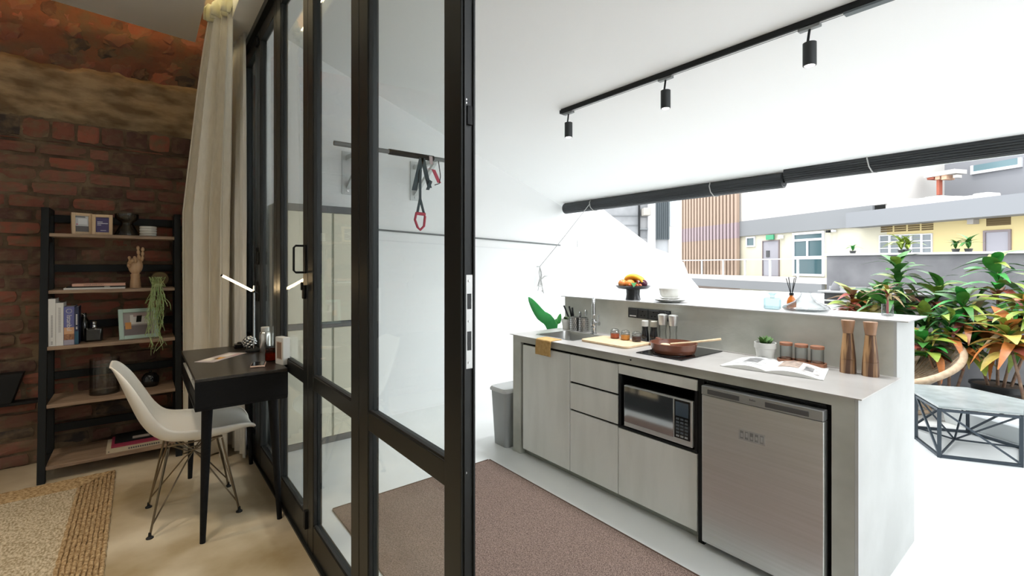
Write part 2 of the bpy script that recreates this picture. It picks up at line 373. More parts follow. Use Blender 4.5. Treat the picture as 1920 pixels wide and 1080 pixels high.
# ------------------------------------------------------------------ folding glass doors
X0, X1 = DX, DX+.044
SEAM = [1.047, 1.781, 2.484, 3.165, 3.768, 4.335]
DTOP = 3.09
dl = ['nearest glazed black door leaf with the steel lock plate', 'second glazed black door leaf from the open end', 'third glazed black door leaf with pull handle', 'fourth glazed black door leaf behind the desk', 'farthest glazed black door leaf beside the curtain']
M_GASK = mat('rubber_gasket', (.01, .01, .01), .7); M_SCREW = mat('screw_steel', (.6, .6, .6), .3, 1)
M_LOCK = mat('lock_steel', (.55, .55, .54), .35, .9)
for i in range(5):
    y0, y1 = SEAM[i]+.002, SEAM[i+1]-.002; sw = .086
    t = thing('door_%d' % (i+1), dl[i], 'door', (DX, (y0+y1)/2, 0), kind='structure')
    for (a, b) in ((y0, y0+sw), (y1-sw, y1)):
        st = part('stile', MB().box(X0, X1, a, b, .012, DTOP), M_BLACKAL, t, bevel=.003)
        inn = b if a == y0 else a
        part('glazing_bead', MB().box(X0+.004, X0+.017, inn-.006 if a != y0 else inn, inn if a != y0 else inn+.006, .16, DTOP-.09), M_GASK, st)
    for nm, z0, z1 in (('bottom_rail', .012, .15), ('mid_rail', .815, .885), ('top_rail', DTOP-.09, DTOP)):
        r = part(nm, MB().box(X0+.002, X1-.002, y0+sw, y1-sw, z0, z1), M_BLACKAL, t, bevel=.003)
        if nm != 'top_rail': part('glazing_bead', MB().box(X0+.006, X0+.018, y0+sw, y1-sw, z1, z1+.007), M_GASK, r)
    for z0, z1 in ((.15, .815), (.885, DTOP-.09)):
        part('pane', MB().box(X0+.019, X0+.024, y0+sw, y1-sw, z0, z1), M_GLASS, t, smooth=0)
    if i == 0:
        e = y0
        for xx in (.668, .6965): part('edge_rib', MB().box(xx, xx+.005, e-.006, e, .02, DTOP-.01), M_BLACKAL, t)
        lp = part('lock_plate', MB().box(.672, .694, e-.005, e+.001, 1.154, 1.403), M_LOCK, t, bevel=.001, label='long steel lock plate on the door edge')
        for z0, z1 in ((1.203, 1.253), (1.312, 1.353)): part('slot', MB().box(.677, .689, e-.0062, e-.003, z0, z1), M_BLACKG, lp)
        for zz in (1.17, 1.28, 1.387): part('screw', MB().cyl((.683, e-.0068, zz), (.683, e-.004, zz), .0035, n=10), M_SCREW, lp)
        part('latch', MB().box(.676, .692, e-.008, e, 1.80, 1.85), M_BLACK, t, bevel=.001)
        for zz in (1.857, 1.866, .88): part('screw', MB().cyl((.674, e-.004, zz), (.674, e+.001, zz), .003, n=8), M_SCREW, t)
    if i in (1, 2) or i == 4:
        pass
    if i == 2:                                   # pull handle on the seam
        hy = SEAM[2]+.045
        h = part('pull_handle', MB().tube([(X0, hy, 1.525), (X0-.045, hy, 1.525), (X0-.055, hy, 1.515), (X0-.055, hy, 1.40), (X0-.045, hy, 1.39), (X0, hy, 1.39)], .0055, 8), M_BLACK, t)
        part('back_plate', MB().box(X0-.006, X0, hy-.02, hy+.02, 1.385, 1.53), M_BLACK, h, bevel=.002)
        k = part('lock', MB().box(X0-.012, X0, hy-.012, hy+.02, 1.255, 1.325), M_BLACK, t, bevel=.004)
        part('thumb_turn', MB().box(X0-.022, X0-.01, hy-.006, hy+.006, 1.30, 1.34), M_BLACK, k, bevel=.003)
    if i in (3,):
        for z0, z1 in ((1.43, 1.55), (1.17, 1.31), (2.98, 3.06)):
            part('hinge', MB().box(X0-.014, X0, y1-.02, y1+.0, z0, z1), M_BLACK, t, bevel=.003)
            part('hinge', MB().box(X0-.012, X0, y1-.06, y1-.045, z0, z1-.03), M_BLACK, t, bevel=.003)
    if i == 2:
        part('hinge', MB().box(X0-.014, X0, y0-.0, y0+.03, .1, .19), M_BLACK, t, bevel=.003)
fr = thing('door_frame', 'black aluminium track frame around the folding doors', 'door frame', (DX, 4.36, 0), kind='structure')
part('head_track', MB().box(X0-.03, X1+.02, -1.7, 4.335, DTOP, 3.14), M_BLACKAL, fr, bevel=.003)
part('jamb', MB().box(X0-.03, X1+.02, 4.335, 4.395, 0, 3.14), M_BLACKAL, fr, bevel=.003)
part('floor_track', MB().box(X0-.012, X1+.012, -1.7, 4.335, 0, .012), M_BLACKAL, fr)

# ------------------------------------------------------------------ curtains
def fabric(name, c, c2): return mat(name, c, .9, col2=c2, scale=60, stretch=(1, 1, .1), bump=.15, bscale=300)
M_CURT = fabric('linen_curtain', (.80, .76, .67), (.74, .70, .61)); M_SHEER = fabric('sheer_curtain', (.80, .80, .78), (.72, .72, .70))
def curtain_fn(A0, A1, B0, B1, folds, amp, ztop, zbot, ph=0):
    A0, A1, B0, B1 = map(Vector, (A0, A1, B0, B1))
    def fn(u, v):
        k = min(1, v*2.3)**.85
        p = A0.lerp(A1, u).lerp(B0.lerp(B1, u), k)
        d = (B1-B0).normalized(); n = Vector((-d.y, d.x))
        w = math.sin(u*folds*2*PI+ph+.5*math.sin(u*9+v*1.5)); a = amp*(.35+.65*k)*(1+.3*math.sin(u*13+1))
        p = p+n*w*a+d*(.25*a*math.sin(2*(u*folds*2*PI+ph)))
        return (p.x, p.y, ztop+(zbot-ztop)*v)
    return fn
ct = thing('curtain', 'beige floor length curtain hanging between the brick wall and glass doors', 'curtain', (.42, 4.2, 0))
cf = part('fabric_panel', MB().grid(curtain_fn((.385, 4.02), (.50, 3.74), (.242, 4.40), (.535, 4.06), 4, .062, 3.2, .012), 150, 30), M_CURT, ct, smooth=180)
cf.modifiers.new('thick', 'SOLIDIFY').thickness = .003
hd = part('header_tape', MB().grid(curtain_fn((.382, 4.0), (.497, 3.735), (.382, 4.0), (.497, 3.735), 5, .05, 3.285, 3.16, .2), 120, 3), mat('header_tape', (.62, .60, .45), .8), ct, smooth=180)
hd.modifiers.new('thick', 'SOLIDIFY').thickness = .003
sh = thing('sheer_curtain', 'thin white inner curtain showing below the desk beside the glass', 'curtain', (.585, 4.05, 0))
sf = part('fabric_panel', MB().grid(curtain_fn((.56, 4.28), (.60, 3.88), (.545, 4.30), (.61, 3.86), 5, .02, 3.12, .03), 90, 16), M_SHEER, sh, smooth=180)
sf.modifiers.new('thick', 'SOLIDIFY').thickness = .002
tr = part('curtain_rail', MB().box(.43, .45, -2, 4.35, 3.585, 3.62), M_BLACK, base=(.44, 1.2, 3.585)); tag(tr, 'thin black curtain rail inside the ceiling slot', 'curtain rail')
for q in range(6):
    yy = 3.75+q*.05; part('hook', MB().tube([(.44, yy, 3.59), (.44, yy, 3.28)], .002, 5), M_SCREW, ct)

# ------------------------------------------------------------------ ladder shelf
sl = thing('ladder_shelf', 'black metal ladder shelf with five brown wooden boards', 'shelf', (-.14, 4.55, 0))
SZ = [1.645, 1.255, .880, .500, .105]; SF = [4.46, 4.42, 4.37, 4.34, 4.30]; XL, XR = -.485, .208; SB = 4.70
M_SHM = mat('shelf_black_metal', (.010, .012, .013), .55, .0, spec=.25)
for sx in (XL-.04, XR):
    part('front_post', MB().ext([(sx, 4.285, 0), (sx, 4.33, 0), (sx, 4.515, 1.82), (sx, 4.47, 1.82)], (.04, 0, 0)), M_SHM, sl, bevel=.002)
    part('rear_post', MB().box(sx, sx+.04, SB-.01, SB+.03, 0, 1.82), M_SHM, sl, bevel=.002)
    part('side_rail', MB().box(sx, sx+.04, 4.51, SB-.01, 1.78, 1.82), M_SHM, sl, bevel=.002)
    for zz in SZ: part('side_rail', MB().box(sx+.005, sx+.035, 4.47-(1.645-zz)*.09, SB-.01, zz-.055, zz-.026), M_SHM, sl)
for i, zz in enumerate(SZ):
    part('board', MB().box(XL, XR, SF[i], SB-.012, zz-.024, zz), M_WOODSH, sl, bevel=.002)
for zz in (1.735, 1.375, .96, .60, .22):
    part('rear_bar', MB().box(XL, XR, SB+.0, SB+.02, zz, zz+.055), M_SHM, sl, bevel=.002)

def framed(name, label, px, z, Y, w, h, rz, fm, lean=.12, fw=.014, parts=()):
    p = onY(px, 500, Y); t = thing(name, label, 'picture frame', (p.x, Y, z), rz)
    R = Matrix.Rotation(-lean, 3, 'X')
    def bx(x0, x1, z0, z1, y0=-.009, y1=.009):
        b = MB().box(x0, x1, y0, y1, z0, z1); b.v = [R @ q for q in b.v]; return b
    for nm, a in (('frame_side', (-w/2, -w/2+fw, 0, h)), ('frame_side', (w/2-fw, w/2, 0, h)), ('frame_rail', (-w/2+fw, w/2-fw, 0, fw)), ('frame_rail', (-w/2+fw, w/2-fw, h-fw, h))):
        part(nm, bx(*a), fm, t, local=True, bevel=.0015)
    part('easel_back', MB().bar((0, .012, h*.75), (0, .012+h*.35, .004), .03, .003), M_BLACK, t, local=True)
    for k, (nm, c, a, f) in enumerate(parts):
        part(nm, bx(*a, .004-f*.0012, .006), mat('%s%.3f%.3f' % (nm, c[0], c[1]+c[2]), c, .5), t, local=True)
    return t
framed('photo_frame', 'pale pine frame holding a photograph, leftmost on the top shelf board', 154, SZ[0], 4.56, .115, .155, .35, M_PINE, .05, .02,
       [('print', (.62, .64, .66), (-.04, .04, .018, .137), 0), ('print_dark', (.13, .12, .12), (-.038, .038, .02, .062), 1), ('print_blot', (.8, .82, .84), (-.02, .03, .075, .115), 1), ('print_mark', (.6, .1, .2), (-.03, -.022, .07, .077), 2), ('caption', (.1, .1, .12), (-.035, .02, .124, .13), 2)])
ff = framed('photo_frame', 'pine frame with purple card, beside the smoky glass vase', 192, SZ[0], 4.55, .115, .15, -.12, M_PINE, .05, .02,
       [('print', (.085, .07, .2), (-.038, .038, .02, .13), 0), ('caption', (.75, .75, .85), (-.03, .0, .094, .099), 1), ('caption', (.75, .75, .85), (-.03, .03, .083, .088), 1), ('caption', (.75, .75, .85), (-.03, -.008, .072, .077), 1), ('caption', (.6, .6, .7), (-.012, .02, .033, .037), 1)])
framed('photo_frame', 'mint green frame leaning on the middle board beside the trailing plant', 262, SZ[2], 4.47, .235, .225, .18, mat('mint_paint', (.42, .56, .50), .5), .26, .026,
       [('print', (.34, .30, .29), (-.092, .092, .026, .2), 0), ('print_dark', (.16, .13, .13), (-.085, .07, .03, .1), 1), ('print_blot', (.62, .6, .58), (-.05, .07, .11, .18), 1), ('print_shade', (.36, .28, .27), (-.03, .09, .165, .19), 2), ('print_orange', (.6, .26, .06), (-.08, -.045, .075, .125), 2)])
M_SMOKE = glass('smoke_glass', (.62, .65, .66), 1.5, .02, 1.4, edge=.4)
p = onY(238, 430, 4.58)
v = part('glass_vase', MB().lathe([(.075, 0), (.077, .006), (.045, .075), (.035, .092), (.042, .105), (.07, .13), (.072, .165), (.068, .165), (.066, .13), (.037, .105), (.03, .092), (.04, .075), (.07, .01)], n=32), M_SMOKE, base=(p.x, 4.58, SZ[0]), local=True, smooth=60)
tag(v, 'smoky hourglass shaped glass vase on the top shelf board', 'vase')
p = onY(278, 435, 4.54)
for k in range(4):
    o = part('coaster', MB().lathe([(.049, 0), (.053, .004), (.053, .015), (.049, .0185)], n=28), M_PORC, base=(p.x, 4.54, SZ[0]+k*.0192), local=True)
    tag(o, 'white ceramic coaster, %s of the stack of four on the top shelf' % ['lowest', 'second from bottom', 'second from top', 'topmost'][k], 'coaster', 'white coasters on the top shelf')
# books lying on the second board
M_SALMON = mat('salmon_cover', (.62, .36, .27), .5)
for k, (a, b, z0, z1, m, lb) in enumerate([(119, 235, 0, .012, M_PAPER, 'thin white book at the bottom of the flat pile on the second board'), (124, 235, .013, .021, M_BLACK, 'thin black book in the middle of the flat pile on the second board'), (135, 235, .022, .04, M_SALMON, 'salmon pink book on top of the flat pile on the second board')]):
    xa, xb = onY(a, 530, 4.45).x, onY(b, 530, 4.45).x
    t = thing('book', lb, 'book', ((xa+xb)/2, 4.53, SZ[1]+z0), group='flat books on the second board')
    part('pages', MB().box(xa+.004, xb-.004, 4.455, 4.63, SZ[1]+z0+.002, SZ[1]+z1-.002), M_PAPER, t)
    c = MB(); c.box(xa, xb, 4.45, 4.635, SZ[1]+z0, SZ[1]+z0+.002); c.box(xa, xb, 4.45, 4.635, SZ[1]+z1-.002, SZ[1]+z1); c.box(xa, xb, 4.448, 4.45, SZ[1]+z0, SZ[1]+z1)
    cv = part('cover', c, m, t)
    if k == 2: text('CHINA EVERYDAY', .013, M_INK, cv, ((xa+xb)/2-.03, 4.4475, SZ[1]+z0+.009), (1, 0, 0), (0, 0, 1))
    if k == 1: part('title_bar', MB().box(-.2, -.17, 4.4470, 4.449, SZ[1]+z0+.002, SZ[1]+z1-.002), M_PAPER, cv)
# wooden mannequin hand
hx = onY(254, 500, 4.55).x
hd_ = thing('wooden_hand', 'jointed wooden mannequin hand with two fingers raised', 'figurine', (hx, 4.55, SZ[1]))
part('wrist', MB().lathe([(.034, 0), (.033, .03), (.028, .075), (.03, .1), (.02, .112)], n=20), M_WOOD, hd_, local=True, smooth=60)
part('palm', MB().sphere((0, 0, .165), 1, 12, (.045, .024, .065)), M_WOOD, hd_, local=True, smooth=180)
def finger(nm, pts, r):
    mb = MB()
    for a, b in zip(pts[:-1], pts[1:]):
        a, b = Vector(a), Vector(b); d = b-a; m_ = d.to_track_quat('Z', 'Y').to_matrix()
        mb.sphere((a+b)/2, 1, 8, (r, r, d.length/2+.003), m_)
    part(nm, mb, M_WOOD, hd_, local=True, smooth=180)
finger('index_finger', [(.022, 0, .21), (.018, -.002, .25), (.016, 0, .285), (.014, .002, .315)], .0105)
finger('middle_finger', [(.038, 0, .2), (.042, -.002, .24), (.043, 0, .275), (.043, .003, .305)], .0105)
finger('ring_finger', [(-.002, -.006, .215), (-.006, -.03, .235), (-.002, -.045, .212), (.004, -.03, .19)], .0105)
finger('little_finger', [(-.03, -.004, .205), (-.036, -.026, .235), (-.034, -.044, .215), (-.026, -.034, .19)], .01)
finger('thumb', [(-.035, -.012, .15), (-.042, -.034, .18), (-.026, -.052, .2), (-.01, -.054, .208)], .0115)
# trailing plant + brass disc
tx = onY(293, 535, 4.5).x
tp = thing('trailing_plant', 'trailing green mistletoe cactus spilling over the shelf boards', 'plant', (tx, 4.53, SZ[1]))
part('pot', MB().lathe([(.03, 0), (.042, .05), (.044, .055), (.039, .055), (.03, .04)], n=20), mat('dark_pot', (.03, .03, .03), .6), tp, local=True)
M_RHIP = mat('rhipsalis_green', (.25, .37, .13), .5, col2=(.42, .50, .24), scale=20)
rr = random.Random(11); mb = MB()
def twig(p, d, n, l, r, depth):
    pts = [p.copy()]
    for i in range(n):
        d = (d+Vector((rr.uniform(-.35, .35), rr.uniform(-.3, .3), -.28+rr.uniform(-.15, .2)))).normalized()
        if p.z < SZ[1]-.01 and p.y > 4.40: d.y = -abs(d.y)
        p = p+d*l; pts.append(p.copy())
        if depth and rr.random() < .55: twig(p, (d+Vector((rr.uniform(-.9, .9), rr.uniform(-.5, .5), rr.uniform(-.3, .5)))).normalized(), rr.randint(2, 4), l*.8, r*.85, depth-1)
    mb.tube(pts, r, 4)
for k in range(24):
    a = rr.uniform(-.035, .035); p = Vector((tx+a, 4.47+rr.uniform(-.02, .03), SZ[1]+.05))
    ln = rr.choice([5, 7, 9, 11, 13])
    pts0 = Vector((tx+a*1.1, 4.385+rr.uniform(-.02, .015), SZ[1]+.03))
    mb.tube([p, (p+pts0)/2+Vector((0, 0, .02)), pts0], .003, 5)
    twig(pts0, Vector((rr.uniform(-.1, .1), -.1, -1)), ln, .036, .003, 1)
    mb.tube([p, p+Vector((rr.uniform(-.05, .05), -.03, .03)), pts0+Vector((rr.uniform(-.05, .05), -.01, -.02))], .003, 5)
for v_ in mb.v:
    v_.y = min(v_.y, 4.5); f_ = max(0, (1.2-v_.z)); xc = tx+.005-.05*f_; v_.x = xc+(v_.x-xc)*max(.3, .78-.35*f_)
pf = part('stems', mb, M_RHIP, tp, smooth=60); pf['kind'] = 'stuff'
dp = onY(300, 522, 4.63)
o = part('brass_disc', MB().lathe([(.004, -.006), (.055, -.006), (.06, 0), (.055, .006), (.004, .006)], (0, 0, .06), 28, M=Matrix.Rotation(PI/2, 3, 'X')), mat('aged_brass', (.16, .11, .05), .45, .6), base=(dp.x, 4.64, SZ[1]), local=True)
tag(o, 'round aged brass disc standing behind the trailing plant', 'ornament')
# standing books on the middle board
M_ISTA = mat('blue_cover', (.12, .13, .33), .5)
def ubook(label, a, b, h, m, Y=4.40, dep=.17):
    xa, xb = onY(a, 600, Y).x, onY(b, 600, Y).x; z = SZ[2]
    t = thing('book', label, 'book', ((xa+xb)/2, Y+dep/2, z), group='upright books on the middle board')
    part('pages', MB().box(xa+.003, xb-.003, Y+.004, Y+dep-.003, z+.003, z+h-.004), M_PAPER, t)
    c = MB(); c.box(xa, xa+.0025, Y, Y+dep, z, z+h); c.box(xb-.0025, xb, Y, Y+dep, z, z+h); c.box(xa, xb, Y-.002, Y+.001, z, z+h)
    return t, part('cover', c, m, t), xa, xb, z, Y-.0022
def marks(cv, xc, y, spans, w, m):
    for z0, z1 in spans:
        n = max(1, int((z1-z0)/.009))
        for k in range(n):
            zz = z0+(z1-z0)*k/n; part('title_mark', MB().box(xc-w/2, xc+w/2, y-.0006, y+.001, zz, zz+(z1-z0)/n*.65), m, cv)
t, cv, xa, xb, z, y = ubook('white book at the left end of the upright row on the middle board', 90.5, 104, .318, M_PAPER)
marks(cv, (xa+xb)/2, y, [(z+.06, z+.21), (z+.012, z+.035)], .009, mat('spine_grey', (.3, .3, .3), .6))
t, cv, xa, xb, z, y = ubook('white book with grey spine letters, second in the upright row', 104.5, 119, .29, M_PAPER)
marks(cv, (xa+xb)/2, y, [(z+.09, z+.26)], .012, mat('spine_grey2', (.42, .42, .42), .6))
t, cv, xa, xb, z, y = ubook('blue guidebook with sunset photo spine, third in the upright row', 119.5, 139.5, .262, M_ISTA)
part('spine_sunset', MB().box(xa+.001, xb-.001, y-.0005, y+.001, z+.055, z+.12), mat('sunset', (.62, .36, .20), .6), cv)
part('spine_town', MB().box(xa+.001, xb-.001, y-.0008, y+.001, z+.035, z+.075), mat('town', (.20, .09, .05), .6, col2=(.4, .2, .1), scale=90), cv)
part('spine_water', MB().box(xa+.001, xb-.001, y-.0008, y+.001, z+.001, z+.034), mat('water', (.36, .34, .42), .6), cv)
text('Istanbul', .036, M_PAPER, cv, ((xa+xb)/2, y-.001, z+.15), (0, 0, -1), (1, 0, 0))
part('emblem', MB().tube([((xa+xb)/2+.014*math.cos(a*PI/6), y-.0012, z+.232+.014*math.sin(a*PI/6)) for a in range(12)], .0014, 4, closed=True), M_PAPER, cv)
t, cv, xa, xb, z, y = ubook('narrow navy book with white spine letters, right end of the upright row', 140, 147.5, .258, mat('navy_cover', (.012, .02, .06), .5))
marks(cv, (xa+xb)/2, y, [(z+.135, z+.21), (z+.105, z+.125)], .008, M_PAPER)
part('spine_teal', MB().box(xa+.001, xb-.001, y-.0005, y+.001, z+.003, z+.09), mat('teal_cover', (.02, .09, .15), .5), cv)
# dark bottles beside the books
M_DKGL = mat('dark_bottle_glass', (.012, .012, .013), .08, coat=.5)
p1 = onY(176, 600, 4.50)
t = thing('dark_decanter', 'square black glass decanter with silver stopper on the middle board', 'decanter', (p1.x, 4.50, SZ[2]))
part('body', MB().box(-.05, .05, -.04, .04, 0, .10), M_DKGL, t, local=True, bevel=.014, seg=3)
part('neck', MB().lathe([(.022, .099), (.018, .108), (.018, .118)], n=18), M_CHROME, t, local=True)
part('stopper', MB().lathe([(.012, .118), (.017, .125), (.017, .14), (.01, .145)], n=18), M_CHROME, t, local=True)
p1 = onY(153, 600, 4.54)
t = thing('dark_flask', 'tall narrow black flask with a bright clasp behind the books', 'bottle', (p1.x+.01, 4.58, SZ[2]))
part('body', MB().lathe([(.03, 0), (.034, .01), (.034, .13), (.02, .16), (.014, .175), (.014, .2)], n=20), M_DKGL, t, local=True, smooth=50)
part('clasp', MB().tube([(-.016, -.012, .15), (-.022, -.02, .17), (-.012, -.02, .2), (.0, -.016, .19)], .003, 6), M_CHROME, t, local=True)
# fourth board: clear cylinder vase and dark cup
p1 = onY(196, 700, 4.47)
o = part('cylinder_vase', MB().lathe([(.085, 0), (.085, .25), (.08, .25), (.08, .01)], n=36), M_GLASSC, base=(p1.x, 4.50, SZ[3]), local=True, smooth=60); tag(o, 'wide clear glass cylinder vase on the fourth board', 'vase')
p1 = onY(282, 700, 4.5)
t = thing('black_pot', 'small black lidded pot at the dim right end of the fourth board', 'pot', (p1.x, 4.54, SZ[3]))
part('body', MB().lathe([(.045, 0), (.055, .02), (.055, .07), (.04, .09)], n=24), M_BLACKG, t, local=True, smooth=50)
part('lid', MB().lathe([(.042, .09), (.03, .1), (.008, .104), (.01, .118)], n=24), M_BLACKG, t, local=True, smooth=50)
# bottom board books
za = SZ[4]
for k, (a, b, z0, z1, m, lb, yo, rz) in enumerate([(199, 305, 0, .027, mat('cream_cover', (.55, .47, .34), .6), 'thick cream book lying on the bottom board', 0, .0), (208, 300, .028, .04, mat('magenta_cover', (.30, .03, .07), .5), 'magenta book lying on top of the cream book', .02, .0), (214, 300, .041, .048, M_BLACK, 'thin black book uppermost in the bottom board pile', .07, .0)]):
    xa, xb = onY(a, 830, 4.33).x, onY(b, 830, 4.33).x
    t = thing('book', lb, 'book', ((xa+xb)/2, 4.45+yo, za+z0), group='flat books on the bottom board')
    y0, y1 = 4.33+yo, 4.58+yo*.6
    part('pages', MB().box(xa+.004, xb-.004, y0+.005, y1-.005, za+z0+.002, za+z1-.002), M_PAPER, t)
    c = MB(); c.box(xa, xb, y0, y1, za+z0, za+z0+.002); c.box(xa, xb, y0, y1, za+z1-.002, za+z1); c.box(xa, xb, y0-.002, y0, za+z0, za+z1)
    cv = part('cover', c, m, t)
    if k == 0:
        for q in range(14): part('title_mark', MB().box(xa+.12+q*.013, xa+.129+q*.013, y0-.003, y0, za+.008, za+.02), M_INK, cv)
        part('spine_dot', MB().cyl((xa+.014, y0-.003, za+.012), (xa+.014, y0-.001, za+.012), .004, n=10), M_INK, cv)
    if k == 2: part('cover_photo', MB().box(xa+.1, xa+.2, y0+.03, y0+.09, za+z1, za+z1+.0006), mat('cover_photo', (.4, .36, .33), .5), cv)
# black wedge bowl on a wall ledge at the far left
lg = part('wall_ledge', MB().box(-1.9, -.56, WY-.12, WY-.03, .455, .475), M_BLACK, base=(-1.2, WY-.08, .455), bevel=.003); tag(lg, 'thin black ledge low on the brick wall', 'ledge')
b0, b1, b2 = onY(46, 697, 4.71), onY(24, 738, 4.71), 0
o = part('wedge_bowl', MB().ext([(b0.x, 4.66, b0.z), (b1.x, 4.66, .475), (-1.25, 4.66, .475), (-1.35, 4.66, b0.z)], (0, .1, 0)), M_BLACK, bevel=.004, base=(-1.0, 4.71, .475)); tag(o, 'black tapered trough standing on the wall ledge', 'trough')

# ------------------------------------------------------------------ desk and things on it
DZ = .855
dk = thing('writing_desk', 'small black writing desk with tapered legs against the glass doors', 'desk', (.43, 3.32, 0))
M_DESK = mat('black_desk', (.007, .0075, .008), .6, col2=(.010, .010, .011), scale=10, stretch=(8, 1, 8), spec=.12)
dx0, dx1, dy0, dy1 = .215, .645, 2.82, 3.82
part('desktop', MB().box(dx0, dx1, dy0, dy1, DZ-.018, DZ), mat('desktop_dark', (.014, .012, .010), .28, col2=(.026, .02, .015), scale=7, stretch=(10, 1, 1)), dk, bevel=.003)
part('bottom_panel', MB().box(dx0, dx1, dy0, dy1, .69, .706), M_DESK, dk, bevel=.003)
part('side_panel', MB().box(dx0, dx1, dy0, dy0+.018, .706, DZ-.018), M_DESK, dk)
part('side_panel', MB().box(dx0, dx1, dy1-.018, dy1, .706, DZ-.018), M_DESK, dk)
part('back_panel', MB().box(dx1-.015, dx1, dy0+.018, dy1-.018, .706, DZ-.018), M_DESK, dk)
part('divider', MB().box(dx0+.02, dx1-.015, 3.25, 3.266, .706, DZ-.018), M_DESK, dk)
for a, b in ((dy0+.02, 3.248), (3.268, dy1-.02)):
    dr = part('drawer', MB().box(dx0+.006, dx0+.3, a, b, .709, .767), M_DESK, dk, bevel=.002)
part('shelf_divider', MB().box(dx0+.01, dx1-.015, dy0+.018, dy1-.018, .769, .777), M_PORC, dk)
for (tx_, ty_, fx, fy) in ((.275, 2.905, .252, 2.876), (.585, 2.905, .616, 2.885), (.275, 3.74, .262, 3.80), (.585, 3.74, .625, 3.80)):
    part('leg', MB().tube([(tx_, ty_, .69), (fx, fy, 0)], [.026, .013], 14), M_DESK, dk)
part('papers_in_cubby', MB().box(dx0+.015, dx0+.25, dy0+.4, dy0+.75, .778, .80), M_PAPER, dk)
# lamp
def on_desk(px, py): return onZ(px, py, DZ)
lb = Vector((.592, 3.5, DZ))
lm = thing('desk_lamp', 'slim desk lamp with glowing tilted light bar', 'lamp', lb)
part('base', MB().lathe([(.05, 0), (.05, .012), (.046, .014)], n=24), M_BLACK, lm, local=True)
pole_x = .592
part('pole', MB().cyl((pole_x, 3.5, DZ+.014), (pole_x, 3.5, 1.29), .005, n=12), M_CHROME, lm)
j = Vector((pole_x, 3.5, 1.25))
e1 = onY(417, 517, 3.46); d = (e1-j)
part('tail', MB().cyl(j, j-d.normalized()*.035, .005, n=10), M_BLACK, lm)
part('light_bar', MB().cyl(j+d.normalized()*.015, e1, .007, n=12), mat('lamp_glow', (1, .72, .38), .4, emit=14), lm)
part('end_cap', MB().cyl(e1, e1+d.normalized()*.008, .008, n=12), M_BLACK, lm)
part('joint', MB().sphere(j, .009, 8), M_BLACK, lm, smooth=180)
# cluster ornament of chrome balls
cc = on_desk(468, 655); mb = MB(); rq = random.Random(5)
for k in range(46):
    t_ = k/46; ph = math.acos(1-2*(k+.5)/46); th = PI*(1+5**.5)*k
    mb.sphere((.036*math.sin(ph)*math.cos(th), .036*math.sin(ph)*math.sin(th), .047+.036*math.cos(ph)), .0105, 6)
o = part('cluster_ornament', mb, M_CHROME, base=cc, local=True, smooth=180); tag(o, 'cluster of small chrome balls on the desk beside the lamp', 'ornament')
t = thing('black_stand', 'small black block behind the chrome ball cluster', 'block', on_desk(449, 652))
part('body', MB().box(-.035, .035, -.03, .03, 0, .03), M_BLACKG, t, local=True, bevel=.006)
part('peg', MB().cyl((0, 0, .03), (0, 0, .038), .014, n=14), M_BLACK, t, local=True)
bt = on_desk(497, 660)
t = thing('steel_bottle', 'silver steel bottle with white cap on the desk', 'bottle', bt)
part('body', MB().lathe([(.032, 0), (.034, .004), (.034, .115), (.03, .13), (.022, .136)], n=28), mat('satin_steel', (.7, .7, .68), .22, 1), t, local=True, smooth=50)
part('cap', MB().lathe([(.024, .136), (.025, .138), (.025, .162), (.022, .166)], n=24), M_PORC, t, local=True)
cn = on_desk(508, 676)
t = thing('amber_candle', 'amber glass candle jar beside the white box', 'candle', cn)
part('jar', MB().lathe([(.03, 0), (.032, .004), (.032, .07), (.029, .07), (.029, .045)], n=24), glass('amber_glass', (.55, .20, .05), 1.5, .03), t, local=True, smooth=50)
part('wax', MB().lathe([(.028, .005), (.028, .045)], n=20), mat('candle_wax', (.35, .12, .03), .5), t, local=True)
wb = on_desk(530, 682)
t = thing('white_box', 'upright white slim box standing at the desk edge by the glass', 'box', wb, .25)
part('body', MB().box(-.02, .02, -.045, .045, 0, .155), M_PAPER, t, local=True, bevel=.0015)
part('window_panel', MB().box(-.0206, -.019, -.03, .03, .03, .13), mat('tan_print', (.5, .38, .3), .5), t, local=True)
for q in (-.018, .004): part('print_bar', MB().box(-.0212, -.020, q, q+.014, .035, .125), mat('brown_print', (.16, .09, .06), .5), t, local=True)
ph = on_desk(484, 685)
t = thing('smartphone', 'smartphone in a pale pink case lying at the desk edge', 'phone', on_desk(485, 688)+Vector((0, .02, 0)), -.25)
part('case', MB().box(-.037, .037, -.04, .085, 0, .011), mat('pink_case', (.72, .50, .40), .4), t, local=True, bevel=.006, seg=3)
part('screen', MB().box(-.033, .033, -.036, .081, .0108, .0116), M_BLACKG, t, local=True, bevel=.0003)
t = thing('leaflet', 'pale printed leaflet lying on the desktop', 'leaflet', on_desk(420, 669), -.75)
part('sheet', MB().box(-.06, .06, -.17, .13, .0005, .002), mat('leaflet_grey', (.52, .46, .47), .5), t, local=True)
for (x0, x1, y0, y1, c) in ((-.05, .01, -.13, -.05, (.8, .75, .68)), (-.03, .02, .0, .09, (.82, .78, .75)), (-.01, .03, -.09, -.02, (.75, .4, .1)), (.02, .05, .02, .1, (.6, .4, .42))):
    part('printed_patch', MB().box(x0, x1, y0, y1, .002, .0024), mat('patch%.2f' % (x0+y0), c, .5), t, local=True)

